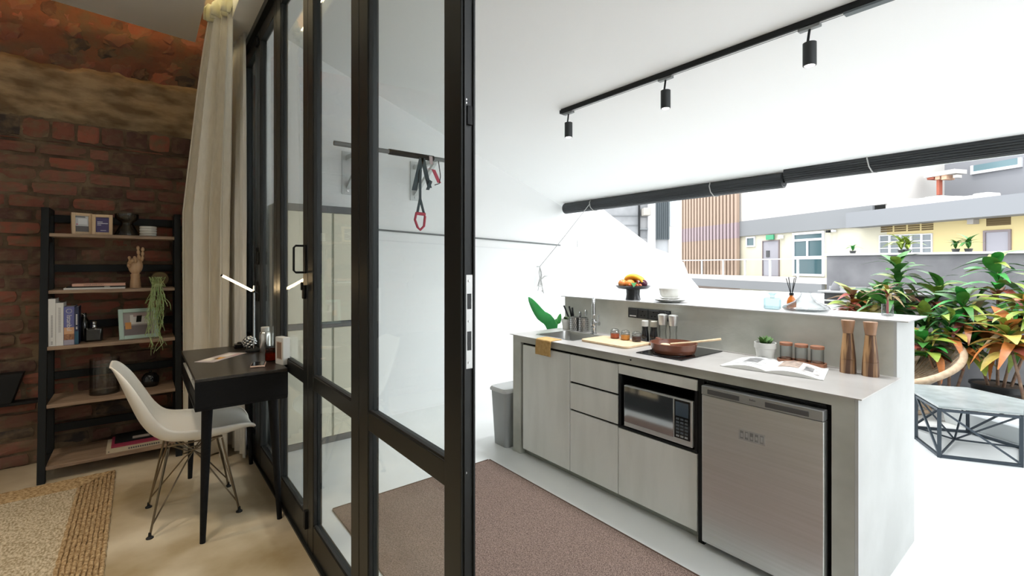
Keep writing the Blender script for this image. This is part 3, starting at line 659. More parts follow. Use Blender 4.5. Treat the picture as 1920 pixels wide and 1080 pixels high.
# ------------------------------------------------------------------ shell chair
ch = thing('shell_chair', 'white moulded shell chair on a wire base pushed to the desk', 'chair', (.245, 3.3, 0))
prof = [(-.368, .897, .10), (-.352, .868, .155), (-.325, .80, .195), (-.29, .70, .215), (-.245, .585, .225), (-.19, .505, .23), (-.115, .462, .235), (0, .447, .238), (.11, .45, .235), (.20, .461, .222), (.255, .463, .195), (.284, .455, .15), (.294, .447, .09)]
def cr(P, t):
    n = len(P)-1; x = t*n; i = min(int(x), n-1); f = x-i
    p0, p1, p2, p3 = (Vector(P[max(0, min(n, i+k))]) for k in (-1, 0, 1, 2))
    return .5*((2*p1)+(p2-p0)*f+(2*p0-5*p1+4*p2-p3)*f*f+(3*p1-p0-3*p2+p3)*f**3)
def shell(u, v):
    q = cr(prof, u); q2 = cr(prof, min(1, u+.01)); q1 = cr(prof, max(0, u-.01))
    tx_, tz_ = q2.x-q1.x, q2.y-q1.y; l = math.hypot(tx_, tz_); nx_, nz_ = -tz_/l, tx_/l
    s_ = (v-.5)*2; w = q.z
    lift = .075*abs(s_)**2.6*(math.sin(PI*min(1, max(0, u*1.0)))**1.0)*1.15
    yy = w*math.sin(s_*PI/2*.98)*1.0
    if nz_ < 0 and nx_ < 0: nx_, nz_ = -nx_, -nz_
    return (q.x+nx_*lift, yy, q.y+nz_*lift)
cs_ = part('seat_shell', MB().grid(shell, 48, 32), mat('white_plastic', (.80, .78, .72), .35), ch, local=True, smooth=180)
so = cs_.modifiers.new('thick', 'SOLIDIFY'); so.thickness = .009; so.offset = 0
M_WIRE = mat('bronze_wire', (.20, .16, .11), .3, .9)
ft = [(-.205, -.205), (-.205, .195), (.205, -.19), (.2, .205)]
for (fx, fy) in ft:
    sx, sy = (1 if fx > 0 else -1), (1 if fy > 0 else -1)
    g = part('leg', MB().tube([(fx, fy, .01), (fx*.62, fy*.72, .43)], .0055, 8).tube([(fx, fy, .01), (fx*.97, fy*.97, .05), (fx*.55, fy*.25, .43)], .0045, 8), M_WIRE, ch, local=True)
    part('glide', MB().lathe([(.017, 0), (.017, .005), (.008, .012), (.006, .03)], (fx, fy, 0), 14), M_BLACK, g, local=True)
    part('brace', MB().tube([(fx*.95, fy*.95, .06), (fx*.2, fy*.25, .30), (-fx*.1, -fy*.12, .37), (-fx*.5, -fy*.45, .435)], .004, 8), M_WIRE, ch, local=True)
for sy in (-1, 1):
    part('cross_wire', MB().tube([(-.12, sy*.1, .435), (-.03, sy*.03, .36), (.03, sy*.03, .36), (.12, sy*.1, .435)], .0045, 8), M_WIRE, ch, local=True)
part('mount_ring', MB().tube([(-.125, -.14, .44), (.125, -.14, .44), (.125, .14, .44), (-.125, .14, .44)], .005, 8, closed=True), M_WIRE, ch, local=True)

# ------------------------------------------------------------------ rugs
def weave(name, c, c2, sc, rot, bump, stretch):
    m, nt, b = nodes(name); L = nt.links
    tc = nt.nodes.new('ShaderNodeTexCoord'); mp = nt.nodes.new('ShaderNodeMapping'); mp.inputs['Scale'].default_value = stretch; mp.inputs['Rotation'].default_value = (0, 0, rot)
    n = nt.nodes.new('ShaderNodeTexNoise'); n.inputs['Scale'].default_value = sc; n.inputs['Detail'].default_value = 5
    cr_ = nt.nodes.new('ShaderNodeValToRGB'); cr_.color_ramp.elements[0].position = .36; cr_.color_ramp.elements[1].position = .64
    cr_.color_ramp.elements[0].color = (*c, 1); cr_.color_ramp.elements[1].color = (*c2, 1)
    bp = nt.nodes.new('ShaderNodeBump'); bp.inputs['Strength'].default_value = bump; bp.inputs['Distance'].default_value = .006
    L.new(tc.outputs['Object'], mp.inputs[0]); L.new(mp.outputs[0], n.inputs['Vector']); L.new(n.outputs['Fac'], cr_.inputs[0])
    L.new(cr_.outputs[0], b.inputs['Base Color']); L.new(n.outputs['Fac'], bp.inputs['Height']); L.new(bp.outputs[0], b.inputs['Normal'])
    b.inputs['Roughness'].default_value = .95; MATS[name] = m
    return m
M_JUTE = weave('jute_field', (.30, .23, .13), (.66, .57, .42), 70, .6, .8, (1.6, .8, 1))
M_BRAID = weave('jute_braid', (.25, .15, .06), (.56, .40, .22), 60, 0, .9, (1, 1, 1))
jr = thing('jute_rug', 'braided natural jute rug with wide brown border', 'rug', (-.9, 3.2, 0))
jx0, jx1, jy0, jy1 = -1.75, -.13, 1.3, 4.235
part('field', MB().box(jx0+.18, jx1-.18, jy0+.18, jy1-.18, .0, .011), M_JUTE, jr)
for k in range(9):
    o_ = k*.0205+.01
    pts = []
    P = [(jx0+o_, jy0+o_), (jx1-o_, jy0+o_), (jx1-o_, jy1-o_), (jx0+o_, jy1-o_)]
    for a in range(4):
        q0, q1 = P[a], P[(a+1) % 4]; n = int(math.dist(q0, q1)/.03)
        for i in range(n):
            f = i/n; wob = .0018*math.sin(i*1.9+k)
            pts.append((q0[0]+(q1[0]-q0[0])*f+wob, q0[1]+(q1[1]-q0[1])*f+wob, .0085+.002*math.sin(i*2.4+k*2)))
    part('braid', MB().tube(pts, .0105, 6, closed=True), M_BRAID, jr, smooth=60)
M_RUG = weave('brown_weave', (.085, .052, .041), (.36, .26, .215), 130, .6, 1, (1, 2.4, 1))
br = thing('brown_rug', 'flat woven brown rug on the terrace floor before the island', 'rug', (1.43, 1.1, 0))
part('field', MB().box(.875, 1.995, -.9, 2.785, 0, .009), M_RUG, br, bevel=.002)
for a, b in (((.88, 2.79), (1.99, 2.79)), ((1.999, -.9), (1.999, 2.785))):
    part('edge_binding', MB().tube([(a[0], a[1], .006), (b[0], b[1], .006)], .0055, 6), mat('rug_binding', (.10, .06, .045), .9), br)

# ------------------------------------------------------------------ kitchen island
IX = 2.25; CZ = .896; BZ = 1.165
il = thing('kitchen_island', 'long grey concrete kitchen island with raised bar wall', 'island', (2.7, 1.7, 0))
part('end_panel', MB().ext([(2.25, .61, 0), (3.14, .61, 0), (3.14, .61, BZ-.006), (2.81, .61, BZ-.006), (2.81, .61, CZ-.005), (2.25, .61, CZ-.005)], (0, .012, 0)), M_PANEL, il, label='bright white end panel')
part('leg_panel', MB().box(IX, IX+.05, .6225, .703, 0, CZ-.005), M_CONC, il)
part('end_core', MB().box(IX+.05, 2.80, .622, .703, 0, CZ-.005), M_CONC, il)
part('leg_panel', MB().box(IX, 2.80, 2.735, 2.826, 0, CZ-.005), M_CONC, il, bevel=.002)
part('apron', MB().box(IX, IX+.03, .703, 2.735, .846, CZ-.005), M_CONC, il)
part('shadow_gap', MB().box(IX+.03, IX+.045, .703, 2.735, .80, .89), M_BLACK, il)
part('bar_wall', MB().box(2.81, 3.14, .622, 2.826, 0, BZ-.006), M_CONC, il)
part('skirting_line', MB().box(2.802, 2.81, .703, 2.82, CZ, CZ+.006), M_TOP, il)
part('switch_button', MB().cyl((IX-.003, 1.72, .872), (IX+.01, 1.72, .872), .005, n=10), M_BLACK, il)
tp_ = MB(); sx0, sx1, sy0, sy1 = 2.37, 2.70, 2.31, 2.70
z0, z1 = CZ-.005, CZ
for (a, b, c, d_) in ((2.235, sx0, .595, 2.85), (sx1, 2.81, .595, 2.85), (sx0, sx1, .595, sy0), (sx0, sx1, sy1, 2.85)): tp_.box(a, b, c, d_, z0, z1)
o = part('worktop', tp_, M_TOP, base=(2.5, 1.7, z0), smooth=0); tag(o, 'thin steel worktop running along the kitchen island', 'worktop')
o = part('bar_top', MB().box(2.795, 3.17, .565, 2.86, BZ-.006, BZ), mat('bar_top_steel', (.55, .55, .55), .3, .3), base=(3.0, 1.7, BZ-.006), smooth=0); tag(o, 'thin pale bar top on the raised island wall', 'bar top')
def cab(name, label, y0, y1):
    return thing(name, label, 'cabinet', ((IX+2.6)/2, (y0+y1)/2, .045))
def carcass(t, y0, y1, z0=.05, z1=.83): part('body', MB().box(IX+.024, 2.76, y0+.002, y1-.002, z0, z1), M_BLACK, t)
c = cab('base_cabinet', 'tall single door concrete cabinet at the sink end of the island', 2.22, 2.715); carcass(c, 2.22, 2.733, .05, .735)
part('door', MB().box(IX+.004, IX+.022, 2.223, 2.712, .05, .828), M_CAB, c, bevel=.0015)
c = cab('drawer_cabinet', 'concrete cabinet with two drawers above a door', 1.815, 2.215); carcass(c, 1.815, 2.22)
for z0, z1 in ((.652, .828), (.468, .638)): part('drawer', MB().box(IX+.004, IX+.022, 1.819, 2.217, z0, z1), M_CAB, c, bevel=.0015)
part('door', MB().box(IX+.004, IX+.022, 1.819, 2.217, .05, .455), M_CAB, c, bevel=.0015)
c = cab('oven_cabinet', 'cabinet with black niche holding the microwave', 1.306, 1.813)
part('top_panel', MB().box(IX+.004, IX+.022, 1.306, 1.814, .776, .832), M_CAB, c, bevel=.0015)
part('door', MB().box(IX+.004, IX+.022, 1.306, 1.814, .05, .45), M_CAB, c, bevel=.0015)
part('body', MB().box(IX+.024, 2.76, 1.302, 1.813, .05, .455), M_BLACK, c)
part('niche_side', MB().box(IX+.005, 2.76, 1.795, 1.813, .455, .83), M_BLACK, c); part('niche_side', MB().box(IX+.005, 2.76, 1.302, 1.32, .455, .776), M_BLACK, c)
part('niche_floor', MB().box(IX+.002, 2.76, 1.302, 1.813, .455, .468), M_BLACK, c); part('niche_back', MB().box(2.7, 2.76, 1.32, 1.795, .468, .83), M_BLACK, c)
part('niche_top', MB().box(IX+.024, 2.7, 1.32, 1.795, .776, .82), M_BLACK, c)
pl = part('plinth', MB().box(IX+.05, IX+.065, 1.30, 2.735, 0, .05), mat('plinth_grey', (.38, .40, .36), .6), il)
part('fridge_bay_side', MB().box(IX+.006, 2.78, 1.268, 1.30, 0, .845), M_BLACK, il)
part('fridge_bay_back', MB().box(2.76, 2.80, .703, 1.268, 0, .845), M_BLACK, il)
part('fridge_bay_side', MB().box(IX+.02, 2.76, .703, .708, 0, .845), M_BLACK, il)
# microwave
mw = thing('microwave', 'silver framed microwave with mirrored door in the island niche', 'microwave', (2.45, 1.55, .468))
part('housing', MB().box(IX+.02, 2.62, 1.335, 1.765, .472, .714), M_BLACK, mw, bevel=.004)
part('front_frame', MB().box(IX-.002, IX+.02, 1.328, 1.768, .475, .717), mat('silver_plastic', (.62, .63, .63), .3, .5), mw, bevel=.004)
part('door_window', MB().box(IX-.006, IX, 1.437, 1.764, .502, .712), mat('mirror_door', (.5, .5, .5), .06, 1), mw, bevel=.002)
cp = part('control_panel', MB().box(IX-.006, IX, 1.34, 1.432, .506, .710), M_BLACKG, mw, bevel=.002)
part('display', MB().box(IX-.0068, IX-.004, 1.348, 1.424, .625, .70), mat('display_blue', (.07, .10, .14), .15), cp)
M_BTN = mat('button_grey', (.10, .12, .14), .4)
for r in range(6):
    for q in range(3): part('button', MB().box(IX-.0072, IX-.004, 1.352+q*.025, 1.370+q*.025, .515+r*.018, .525+r*.018), M_BTN if r else mat('button_light', (.35, .37, .38), .4), cp)
# fridge
fg = thing('fridge', 'stainless steel under counter fridge in the island', 'fridge', (2.5, .985, 0))
FX = 2.222; fy0, fy1 = .722, 1.262
part('body', MB().box(FX+.05, 2.74, fy0+.008, fy1-.004, .03, .835), mat('fridge_grey', (.16, .165, .165), .5), fg)
part('door', MB().box(FX, FX+.045, fy0, fy1, .035, .775), M_STEEL, fg, bevel=.004)
hp = part('handle_strip', MB().box(FX-.004, FX+.045, fy0, fy1, .777, .822), mat('handle_grey', (.40, .41, .41), .35, .6), fg, bevel=.004)
for a, b in ((.775, .955), (1.07, 1.23)): part('grip_recess', MB().box(FX-.006, FX+.004, a, b, .784, .808), mat('grip_dark', (.09, .09, .09), .4), hp, bevel=.003)
text('beko', .014, M_INK, hp, (FX-.0046, 1.01, .802), (0, -1, 0), (0, 0, 1))
part('gasket', MB().box(FX+.045, FX+.05, fy0+.004, fy1-.004, .04, .83), M_GASK, fg)
part('top_vent', MB().box(FX+.02, 2.74, fy0, fy1, .838, .843), M_BLACK, fg)
st = part('sticker', MB().box(FX-.0008, FX, .955, 1.075, .605, .655), mat('sticker_grey', (.50, .50, .50), .4, .5), fg)
for q in range(5):
    part('icon', MB().box(FX-.0014, FX-.0006, .962+q*.0225, .978+q*.0225, .612, .648), mat('sticker_line', (.22, .22, .22), .5), st)
    part('icon_inner', MB().box(FX-.0018, FX-.001, .965+q*.0225, .975+q*.0225, .618+.004*(q % 2), .642-.006*(q % 3)), mat('sticker_lt', (.45, .45, .45), .5), st)
for yy in (fy0+.05, fy1-.05):
    part('foot', MB().cyl((FX+.09, yy, 0), (FX+.09, yy, .03), .018, n=14), M_BLACK, fg)
    part('foot', MB().cyl((2.7, yy, 0), (2.7, yy, .03), .018, n=14), M_BLACK, fg)
# sink, tap
sk = thing('sink', 'rectangular stainless steel sink set into the worktop', 'sink', (2.535, 2.505, CZ))
def rrect(x0, x1, y0, y1, r, n=5):
    P = []
    for cx, cy, a0 in ((x1-r, y1-r, 0), (x0+r, y1-r, 90), (x0+r, y0+r, 180), (x1-r, y0+r, 270)):
        for k in range(n+1): a = math.radians(a0+90*k/n); P.append((cx+r*math.cos(a), cy+r*math.sin(a)))
    return P
mb = MB(); rings = [(0.0, .02, CZ+.0015), (.012, .05, CZ+.0015), (.014, .05, CZ-.006), (.022, .06, CZ-.13), (.05, .06, CZ-.15)]
n = 24
for (ins, r, zz) in rings: mb.v += [Vector((x, y, zz)) for x, y in rrect(sx0-.006+ins, sx1+.006-ins, sy0-.006+ins, sy1+.006-ins, r)]
for i in range(len(rings)-1):
    for k in range(n): mb.f.append((i*n+k, i*n+(k+1) % n, (i+1)*n+(k+1) % n, (i+1)*n+k))
mb.f.append(tuple((len(rings)-1)*n+k for k in range(n)))
bs = part('basin', mb, mat('sink_steel', (.5, .5, .49), .3, 1), sk, smooth=50)
part('drain', MB().lathe([(.03, 0), (.03, .003), (.02, .003)], (2.535, 2.5, CZ-.151), 18), M_CHROME, sk)
fa = thing('kitchen_tap', 'chrome upright kitchen tap with side lever behind the sink', 'tap', (2.735, 2.44, CZ))
part('base', MB().lathe([(.026, 0), (.026, .008), (.02, .012), (.02, .05)], n=20), M_CHROME, fa, local=True)
part('body', MB().lathe([(.021, .05), (.023, .06), (.023, .10), (.019, .112)], n=20), M_CHROME, fa, local=True)
dq = Vector((-.74, -.67, 0))
part('spout', MB().tube([Vector((0, 0, .11)), Vector((0, 0, .235)), dq*.012+Vector((0, 0, .26)), dq*.04+Vector((0, 0, .272)), dq*.07+Vector((0, 0, .26)), dq*.08+Vector((0, 0, .235))], .0115, 14), M_CHROME, fa, local=True, smooth=60)
part('spray_head', MB().tube([dq*.08+Vector((0, 0, .237)), dq*.083+Vector((0, 0, .16)), dq*.083+Vector((0, 0, .155))], [.0145, .0165, .013], 14), M_CHROME, fa, local=True)
lv = part('lever', MB().cyl((0, -.02, .082), (0, -.055, .085), .016, n=14), M_CHROME, fa, local=True)
part('lever_arm', MB().tube([(0, -.048, .09), (0, -.052, .15)], [.007, .005], 10), M_CHROME, lv, local=True)
# cutlery caddy with knives (each knife its own thing)
M_PERF = mat('perforated_steel', (.55, .55, .55), .28, 1)
for k, (cx, cy) in enumerate([(2.755, 2.66), (2.765, 2.575)]):
    t = thing('cutlery_caddy', ['perforated steel cutlery cup nearest the potted plant', 'perforated steel cutlery cup nearest the tap'][k], 'cutlery holder', (cx, cy, CZ), group='perforated steel cutlery cups')
    part('cup', MB().lathe([(.034, 0), (.038, .003), (.038, .11), (.0365, .11), (.0365, .006)], n=28), M_PERF, t, local=True, smooth=50)
    hl = MB()
    for r in range(6):
        for a in range(14):
            th = 2*PI*(a+.5*(r % 2))/14; cn_ = Vector((math.cos(th), math.sin(th), 0))
            hl.cyl(cn_*.0378+Vector((0, 0, .018+r*.016)), cn_*.0386+Vector((0, 0, .018+r*.016)), .0042, n=6)
    h = part('perforations', hl, M_BLACK, t, local=True); h['kind'] = 'stuff'
kn = [(2.75, 2.668, -.03, .085, .1, 'black knife leaning farthest left in the cutlery cup'), (2.757, 2.655, -.02, .055, .085, 'black knife second from the left in the cutlery cup'), (2.75, 2.652, -.01, .025, .07, 'black knife standing upright in the left cutlery cup')]
for (x, y, lx, ly, hh, lab) in kn:
    t = thing('knife', lab, 'knife', (x, y, CZ+.008), group='knives in the cutlery cup')
    d = Vector((lx, ly, .2)).normalized()
    part('blade', MB().bar((0, 0, 0), d*.11, .014, .002), M_STEEL, t, local=True)
    part('handle', MB().bar(d*.11, d*(.11+hh), .014, .011), M_BLACK, t, local=True, bevel=.003)
for k, (dx_, dy_, hh) in enumerate([(.004, -.01, .16), (-.012, .008, .145)]):
    t = thing('spoon', ['steel spoon leaning in the right cutlery cup', 'shorter steel spoon in the right cutlery cup'][k], 'spoon', (2.765+dx_*.5, 2.575+dy_*.5, CZ+.008), group='spoons in the cutlery cup')
    d = Vector((dx_, dy_*2, .15)).normalized()
    part('handle', MB().bar((0, 0, 0), d*hh*.8, .007, .002), M_CHROME, t, local=True)
    part('bowl', MB().sphere(d*hh*.9, .018, 8, (1, .3, 1.4)), M_CHROME, t, local=True, smooth=180)
M_SUCC = mat('succulent_green', (.10, .17, .06), .5, col2=(.18, .26, .10), scale=30)
def leafmesh(nm, L, w, m, droop=.25, fold=.15, n=6):
    mb = MB()
    for i in range(n+1):
        t = i/n; ww = w*math.sin(PI*min(1, (t*.93+.05)))**.8*(1-.25*t)
        z = droop*L*(1.2*t-1.9*t*t); y = L*t
        for s_ in (-1, 0, 1): mb.v.append(Vector((s_*ww, y, z+(abs(s_)*fold*ww))))
    for i in range(n):
        for k in range(2): a = i*3+k; mb.f.append((a, a+1, a+4, a+3))
    me = mb.mesh(nm, None, 60); me.materials.append(m); return me
def rosette_pot(label, x, y, z, r, h, seed, mz=None, leaves=26, lm=None):
    t = thing('potted_succulent', label, 'plant', (x, y, z))
    part('pot', MB().lathe([(r*.72, 0), (r*.74, .003), (r*.92, h*.68), (r, h*.7), (r, h), (r*.9, h), (r*.88, h*.8)], n=26), M_PORC, t, local=True, smooth=35)
    part('soil', MB().lathe([(r*.89, h*.7), (r*.89, h*.86)], n=20), mat('soil', (.04, .028, .02), .95), t, local=True)
    rq = random.Random(seed)
    for k in range(leaves):
        a = k*2.4; el = rq.uniform(.35, 1.25); inst('leaf', rq.choice(lm), t, (r*.3*math.cos(a), r*.3*math.sin(a), h*.86), (el, 0, a), (r*.95,)*3)
    return t
SUCL = [leafmesh('leaf', 1, .22, M_SUCC, .1), leafmesh('leaf', .85, .24, mat('succulent_dark', (.07, .12, .05), .5), .1)]
rosette_pot('small white pot of dark succulent beside the cutlery cups', 2.765, 2.76, CZ, .044, .085, 1, lm=SUCL)
rosette_pot('white pot of green succulent standing at the bar wall by the magazine', 2.735, 1.175, CZ, .056, .10, 2, lm=[leafmesh('leaf', 1, .24, mat('succulent_bright', (.09, .19, .05), .5), .1)])
# towel over the front edge
M_TOWEL = mat('ochre_towel', (.62, .40, .16), .9, col2=(.52, .32, .11), scale=40, bump=.3, bscale=120)
def towel(u, v):
    y = 2.38+.155*u+.003*math.sin(v*9); s_ = v*.215; w = .002*math.sin(u*14)
    if s_ < .10: return (2.235+.10-s_, y, CZ+.004+abs(w))
    if s_ < .112: a = (s_-.10)/.012*PI/2; return (2.235-.008*math.sin(a), y, CZ-.004+.008*math.cos(a))
    return (2.226-w, y, CZ-.004-(s_-.112))
o = part('tea_towel', MB().grid(towel, 12, 40), M_TOWEL, base=(2.25, 2.46, CZ), smooth=180); o.modifiers.new('thick', 'SOLIDIFY').thickness = .003; tag(o, 'ochre tea towel folded over the front edge of the worktop', 'towel')
# cutting board and jars
cbd = thing('cutting_board', 'light wooden paddle cutting board lying on the worktop', 'cutting board', (2.54, 2.06, CZ))
P = rrect(2.40, 2.665, 1.87, 2.27, .035)
part('board', MB().prism(P, CZ+.001, CZ+.016), M_PINE, cbd, bevel=.003)
part('handle', MB().prism(rrect(2.63, 2.69, 1.78, 1.875, .025), CZ+.001, CZ+.016), mat('board_handle', (.42, .22, .11), .5), cbd, bevel=.003)
for (x, y, c, l) in ((2.615, 2.135, (.42, .09, .035), 'clip top jar of red spice, left of three on the cutting board'), (2.615, 2.045, (.62, .26, .05), 'clip top jar of orange spice, middle of three on the cutting board'), (2.62, 1.955, (.06, .025, .02), 'clip top jar of dark spice, right of three on the cutting board')):
    t = thing('spice_jar', l, 'jar', (x, y, CZ+.016), group='clip top jars on the cutting board')
    part('glass', MB().lathe([(.028, 0), (.032, .004), (.033, .035), (.028, .05), (.026, .05), (.029, .035)], n=22), M_GLASSC, t, local=True, smooth=50)
    part('contents', MB().lathe([(.027, .003), (.029, .006), (.029, .034)], n=20), mat('spice%.2f' % c[0], c, .8), t, local=True)
    part('lid', MB().lathe([(.03, .05), (.03, .054), (.024, .064), (.012, .068)], n=22), M_GLASSC, t, local=True, smooth=50)
    part('wire_clip', MB().tube([(.031*math.cos(a*PI/8), .031*math.sin(a*PI/8), .05) for a in range(16)], .0016, 5, closed=True), M_CHROME, t, local=True)
# bottles and mills
for k, (x, y, capm, l) in enumerate([(2.755, 1.985, M_PORC, 'dark sauce bottle with white cap by the bar wall'), (2.77, 1.925, mat('clear_cap', (.45, .43, .36), .3), 'dark sauce bottle with tan cap by the bar wall')]):
    t = thing('sauce_bottle', l, 'bottle', (x, y, CZ), group='sauce bottles by the bar wall')
    part('body', MB().lathe([(.026, 0), (.028, .004), (.026, .05), (.021, .085), (.022, .105)], n=22), M_DKGL, t, local=True, smooth=50)
    part('cap', MB().lathe([(.023, .105), (.023, .142), (.02, .145)], n=20), capm, t, local=True)
for k, (x, y, l) in enumerate([(2.75, 1.84, 'clear glass shaker with steel top, left of the pair by the pan'), (2.755, 1.765, 'clear glass shaker with steel top, right of the pair by the pan')]):
    t = thing('glass_shaker', l, 'shaker', (x, y, CZ), group='tall glass shakers by the bar wall')
    part('glass', MB().lathe([(.027, 0), (.028, .004), (.022, .08), (.026, .13), (.024, .13), (.02, .08), (.025, .008)], n=22), M_GLASSC, t, local=True, smooth=50)
    part('steel_top', MB().lathe([(.025, .13), (.0255, .132), (.032, .19), (.032, .197), (.018, .203)], n=24), M_STEEL, t, local=True)
# hob, pan, spoon
hb_ = thing('induction_hob', 'black glass induction hob set in the worktop under the pan', 'hob', (2.585, 1.6, CZ))
part('glass_top', MB().box(2.345, 2.795, 1.45, 1.755, CZ+.0005, CZ+.006), M_BLACKG, hb_, bevel=.002)
part('zone_ring', MB().tube([(2.48+.1*math.cos(a*PI/16), 1.6+.1*math.sin(a*PI/16), CZ+.006) for a in range(32)], .0008, 4, closed=True), mat('ring_grey', (.3, .3, .3), .5), hb_)
M_TERRA = mat('glazed_terracotta', (.20, .075, .045), .25, col2=(.15, .055, .033), scale=6)
pn = thing('frying_pan', 'glazed brown earthenware pan standing on the hob', 'pan', (2.50, 1.60, CZ+.0065))
part('body', MB().lathe([(.105, 0), (.12, .006), (.128, .03), (.133, .058), (.136, .062), (.130, .062), (.122, .03), (.112, .012), (.02, .009)], n=44), M_TERRA, pn, local=True, smooth=50)
part('handle', MB().tube([(.06, .115, .048), (.08, .16, .055), (.082, .175, .056)], [.014, .012, .01], 10), M_TERRA, pn, local=True)
t = thing('wooden_spoon', 'pale wooden spoon resting across the pan rim', 'spoon', (2.53, 1.55, CZ+.065))
part('handle', MB().tube([(2.50, 1.62, CZ+.056), (2.56, 1.52, CZ+.072), (2.66, 1.39, CZ+.098)], [.006, .006, .007], 8), M_PINE, t)
part('bowl', MB().sphere((2.485, 1.645, CZ+.052), .024, 8, (1, 1.3, .3)), M_PINE, t, smooth=180)
# wall socket
so_ = thing('wall_socket', 'long black four gang socket on the bar wall', 'socket', (2.805, 1.99, 1.05))
y1_, y0_ = 2.165, 1.815
part('plate', MB().box(2.80, 2.8095, y0_, y1_, 1.045, 1.115), M_BLACK, so_, bevel=.002)
for q in range(4):
    yy = y1_-.0875*(q+.5); g = part('module', MB().box(2.796, 2.801, yy-.04, yy+.04, 1.05, 1.11), mat('socket_black', (.022, .023, .024), .4), so_, bevel=.0015)
    if q == 0: part('white_marking', MB().box(2.7952, 2.7965, yy-.03, yy+.025, 1.056, 1.063), M_PAPER, g)
    else:
        for dz, dy in ((.017, 0), (-.012, .013), (-.012, -.013)): part('pin_slot', MB().box(2.7955, 2.7965, yy+dy-.004, yy+dy+.004, 1.08+dz-.004, 1.08+dz+.004), M_BLACKG, g)
# wooden tray with spice jars
ty0, ty1 = .885, 1.115
t = thing('spice_tray', 'terracotta brown wooden tray under the lidded glass jars', 'tray', (2.755, 1.0, CZ))
M_TWOOD = mat('red_wood', (.34, .15, .08), .5, col2=(.27, .11, .06), scale=10, stretch=(6, 1, 6))
part('base', MB().prism(rrect(2.715, 2.795, ty0, ty1, .03), CZ+.001, CZ+.010), M_TWOOD, t)
mbr = MB(); P0 = rrect(2.715, 2.795, ty0, ty1, .03); P1 = rrect(2.722, 2.788, ty0+.007, ty1-.007, .025)
n = len(P0)
mbr.add([(x, y, CZ+.010) for x, y in P0]+[(x, y, CZ+.024) for x, y in P0]+[(x, y, CZ+.024) for x, y in P1]+[(x, y, CZ+.010) for x, y in P1],
        [(a*n+k, a*n+(k+1) % n, (a+1)*n+(k+1) % n, (a+1)*n+k) for a in range(3) for k in range(n)])
part('rim', mbr, M_TWOOD, t)
for k, (yy, hh, l) in enumerate([(1.075, .085, 'left wooden lidded glass jar on the spice tray'), (1.0, .085, 'middle wooden lidded glass jar on the spice tray'), (.925, .085, 'right wooden lidded glass jar on the spice tray')]):
    j_ = thing('glass_jar', l, 'jar', (2.755, yy, CZ+.0105), group='glass jars on the spice tray')
    part('glass', MB().lathe([(.029, 0), (.030, .003), (.030, hh), (.0275, hh), (.0275, .006)], n=24), M_GLASSC, j_, local=True, smooth=50)
    part('lid', MB().lathe([(.031, hh), (.032, hh+.002), (.032, hh+.014), (.03, hh+.016)], n=24), M_TWOOD, j_, local=True)
    part('contents', MB().lathe([(.026, .007), (.026, .02)], n=18), mat('dried_spice', (.30, .14, .08), .9), j_, local=True)
# wooden mills
def mill_mat():
    m, nt, b = nodes('striped_acacia'); L = nt.links
    tc = nt.nodes.new('ShaderNodeTexCoord'); mp = nt.nodes.new('ShaderNodeMapping'); mp.inputs['Scale'].default_value = (28, 28, .6)
    n_ = nt.nodes.new('ShaderNodeTexNoise'); n_.inputs['Scale'].default_value = 1.6; n_.inputs['Detail'].default_value = 3
    cr_ = nt.nodes.new('ShaderNodeValToRGB'); cr_.color_ramp.elements[0].position = .42; cr_.color_ramp.elements[0].color = (.09, .04, .02, 1); cr_.color_ramp.elements[1].position = .56; cr_.color_ramp.elements[1].color = (.45, .26, .12, 1)
    L.new(tc.outputs['Object'], mp.inputs[0]); L.new(mp.outputs[0], n_.inputs['Vector']); L.new(n_.outputs['Fac'], cr_.inputs[0]); L.new(cr_.outputs[0], b.inputs['Base Color']); b.inputs['Roughness'].default_value = .4
    return m
M_MILL = mill_mat()
for k, (px, py, l) in enumerate([(1590, 691, 'tall striped wooden mill nearer the spice tray'), (1632, 697, 'tall striped wooden mill nearest the island end')]):
    q = onX(px, py, 2.745); t = thing('pepper_mill', l, 'mill', (2.745, q.y, CZ), group='tall wooden mills')
    part('base', MB().lathe([(.034, 0), (.035, .004), (.0325, .068)], n=26), M_MILL, t, local=True)
    part('body', MB().lathe([(.0325, .069), (.030, .10), (.024, .165), (.0215, .195)], n=26), M_MILL, t, local=True, smooth=50)
    part('head', MB().lathe([(.0205, .196), (.022, .2), (.029, .255), (.028, .259)], n=26), mat('mill_head', (.27, .145, .08), .4, col2=(.36, .2, .11), scale=6, stretch=(8, 8, 1)), t, local=True, smooth=50)
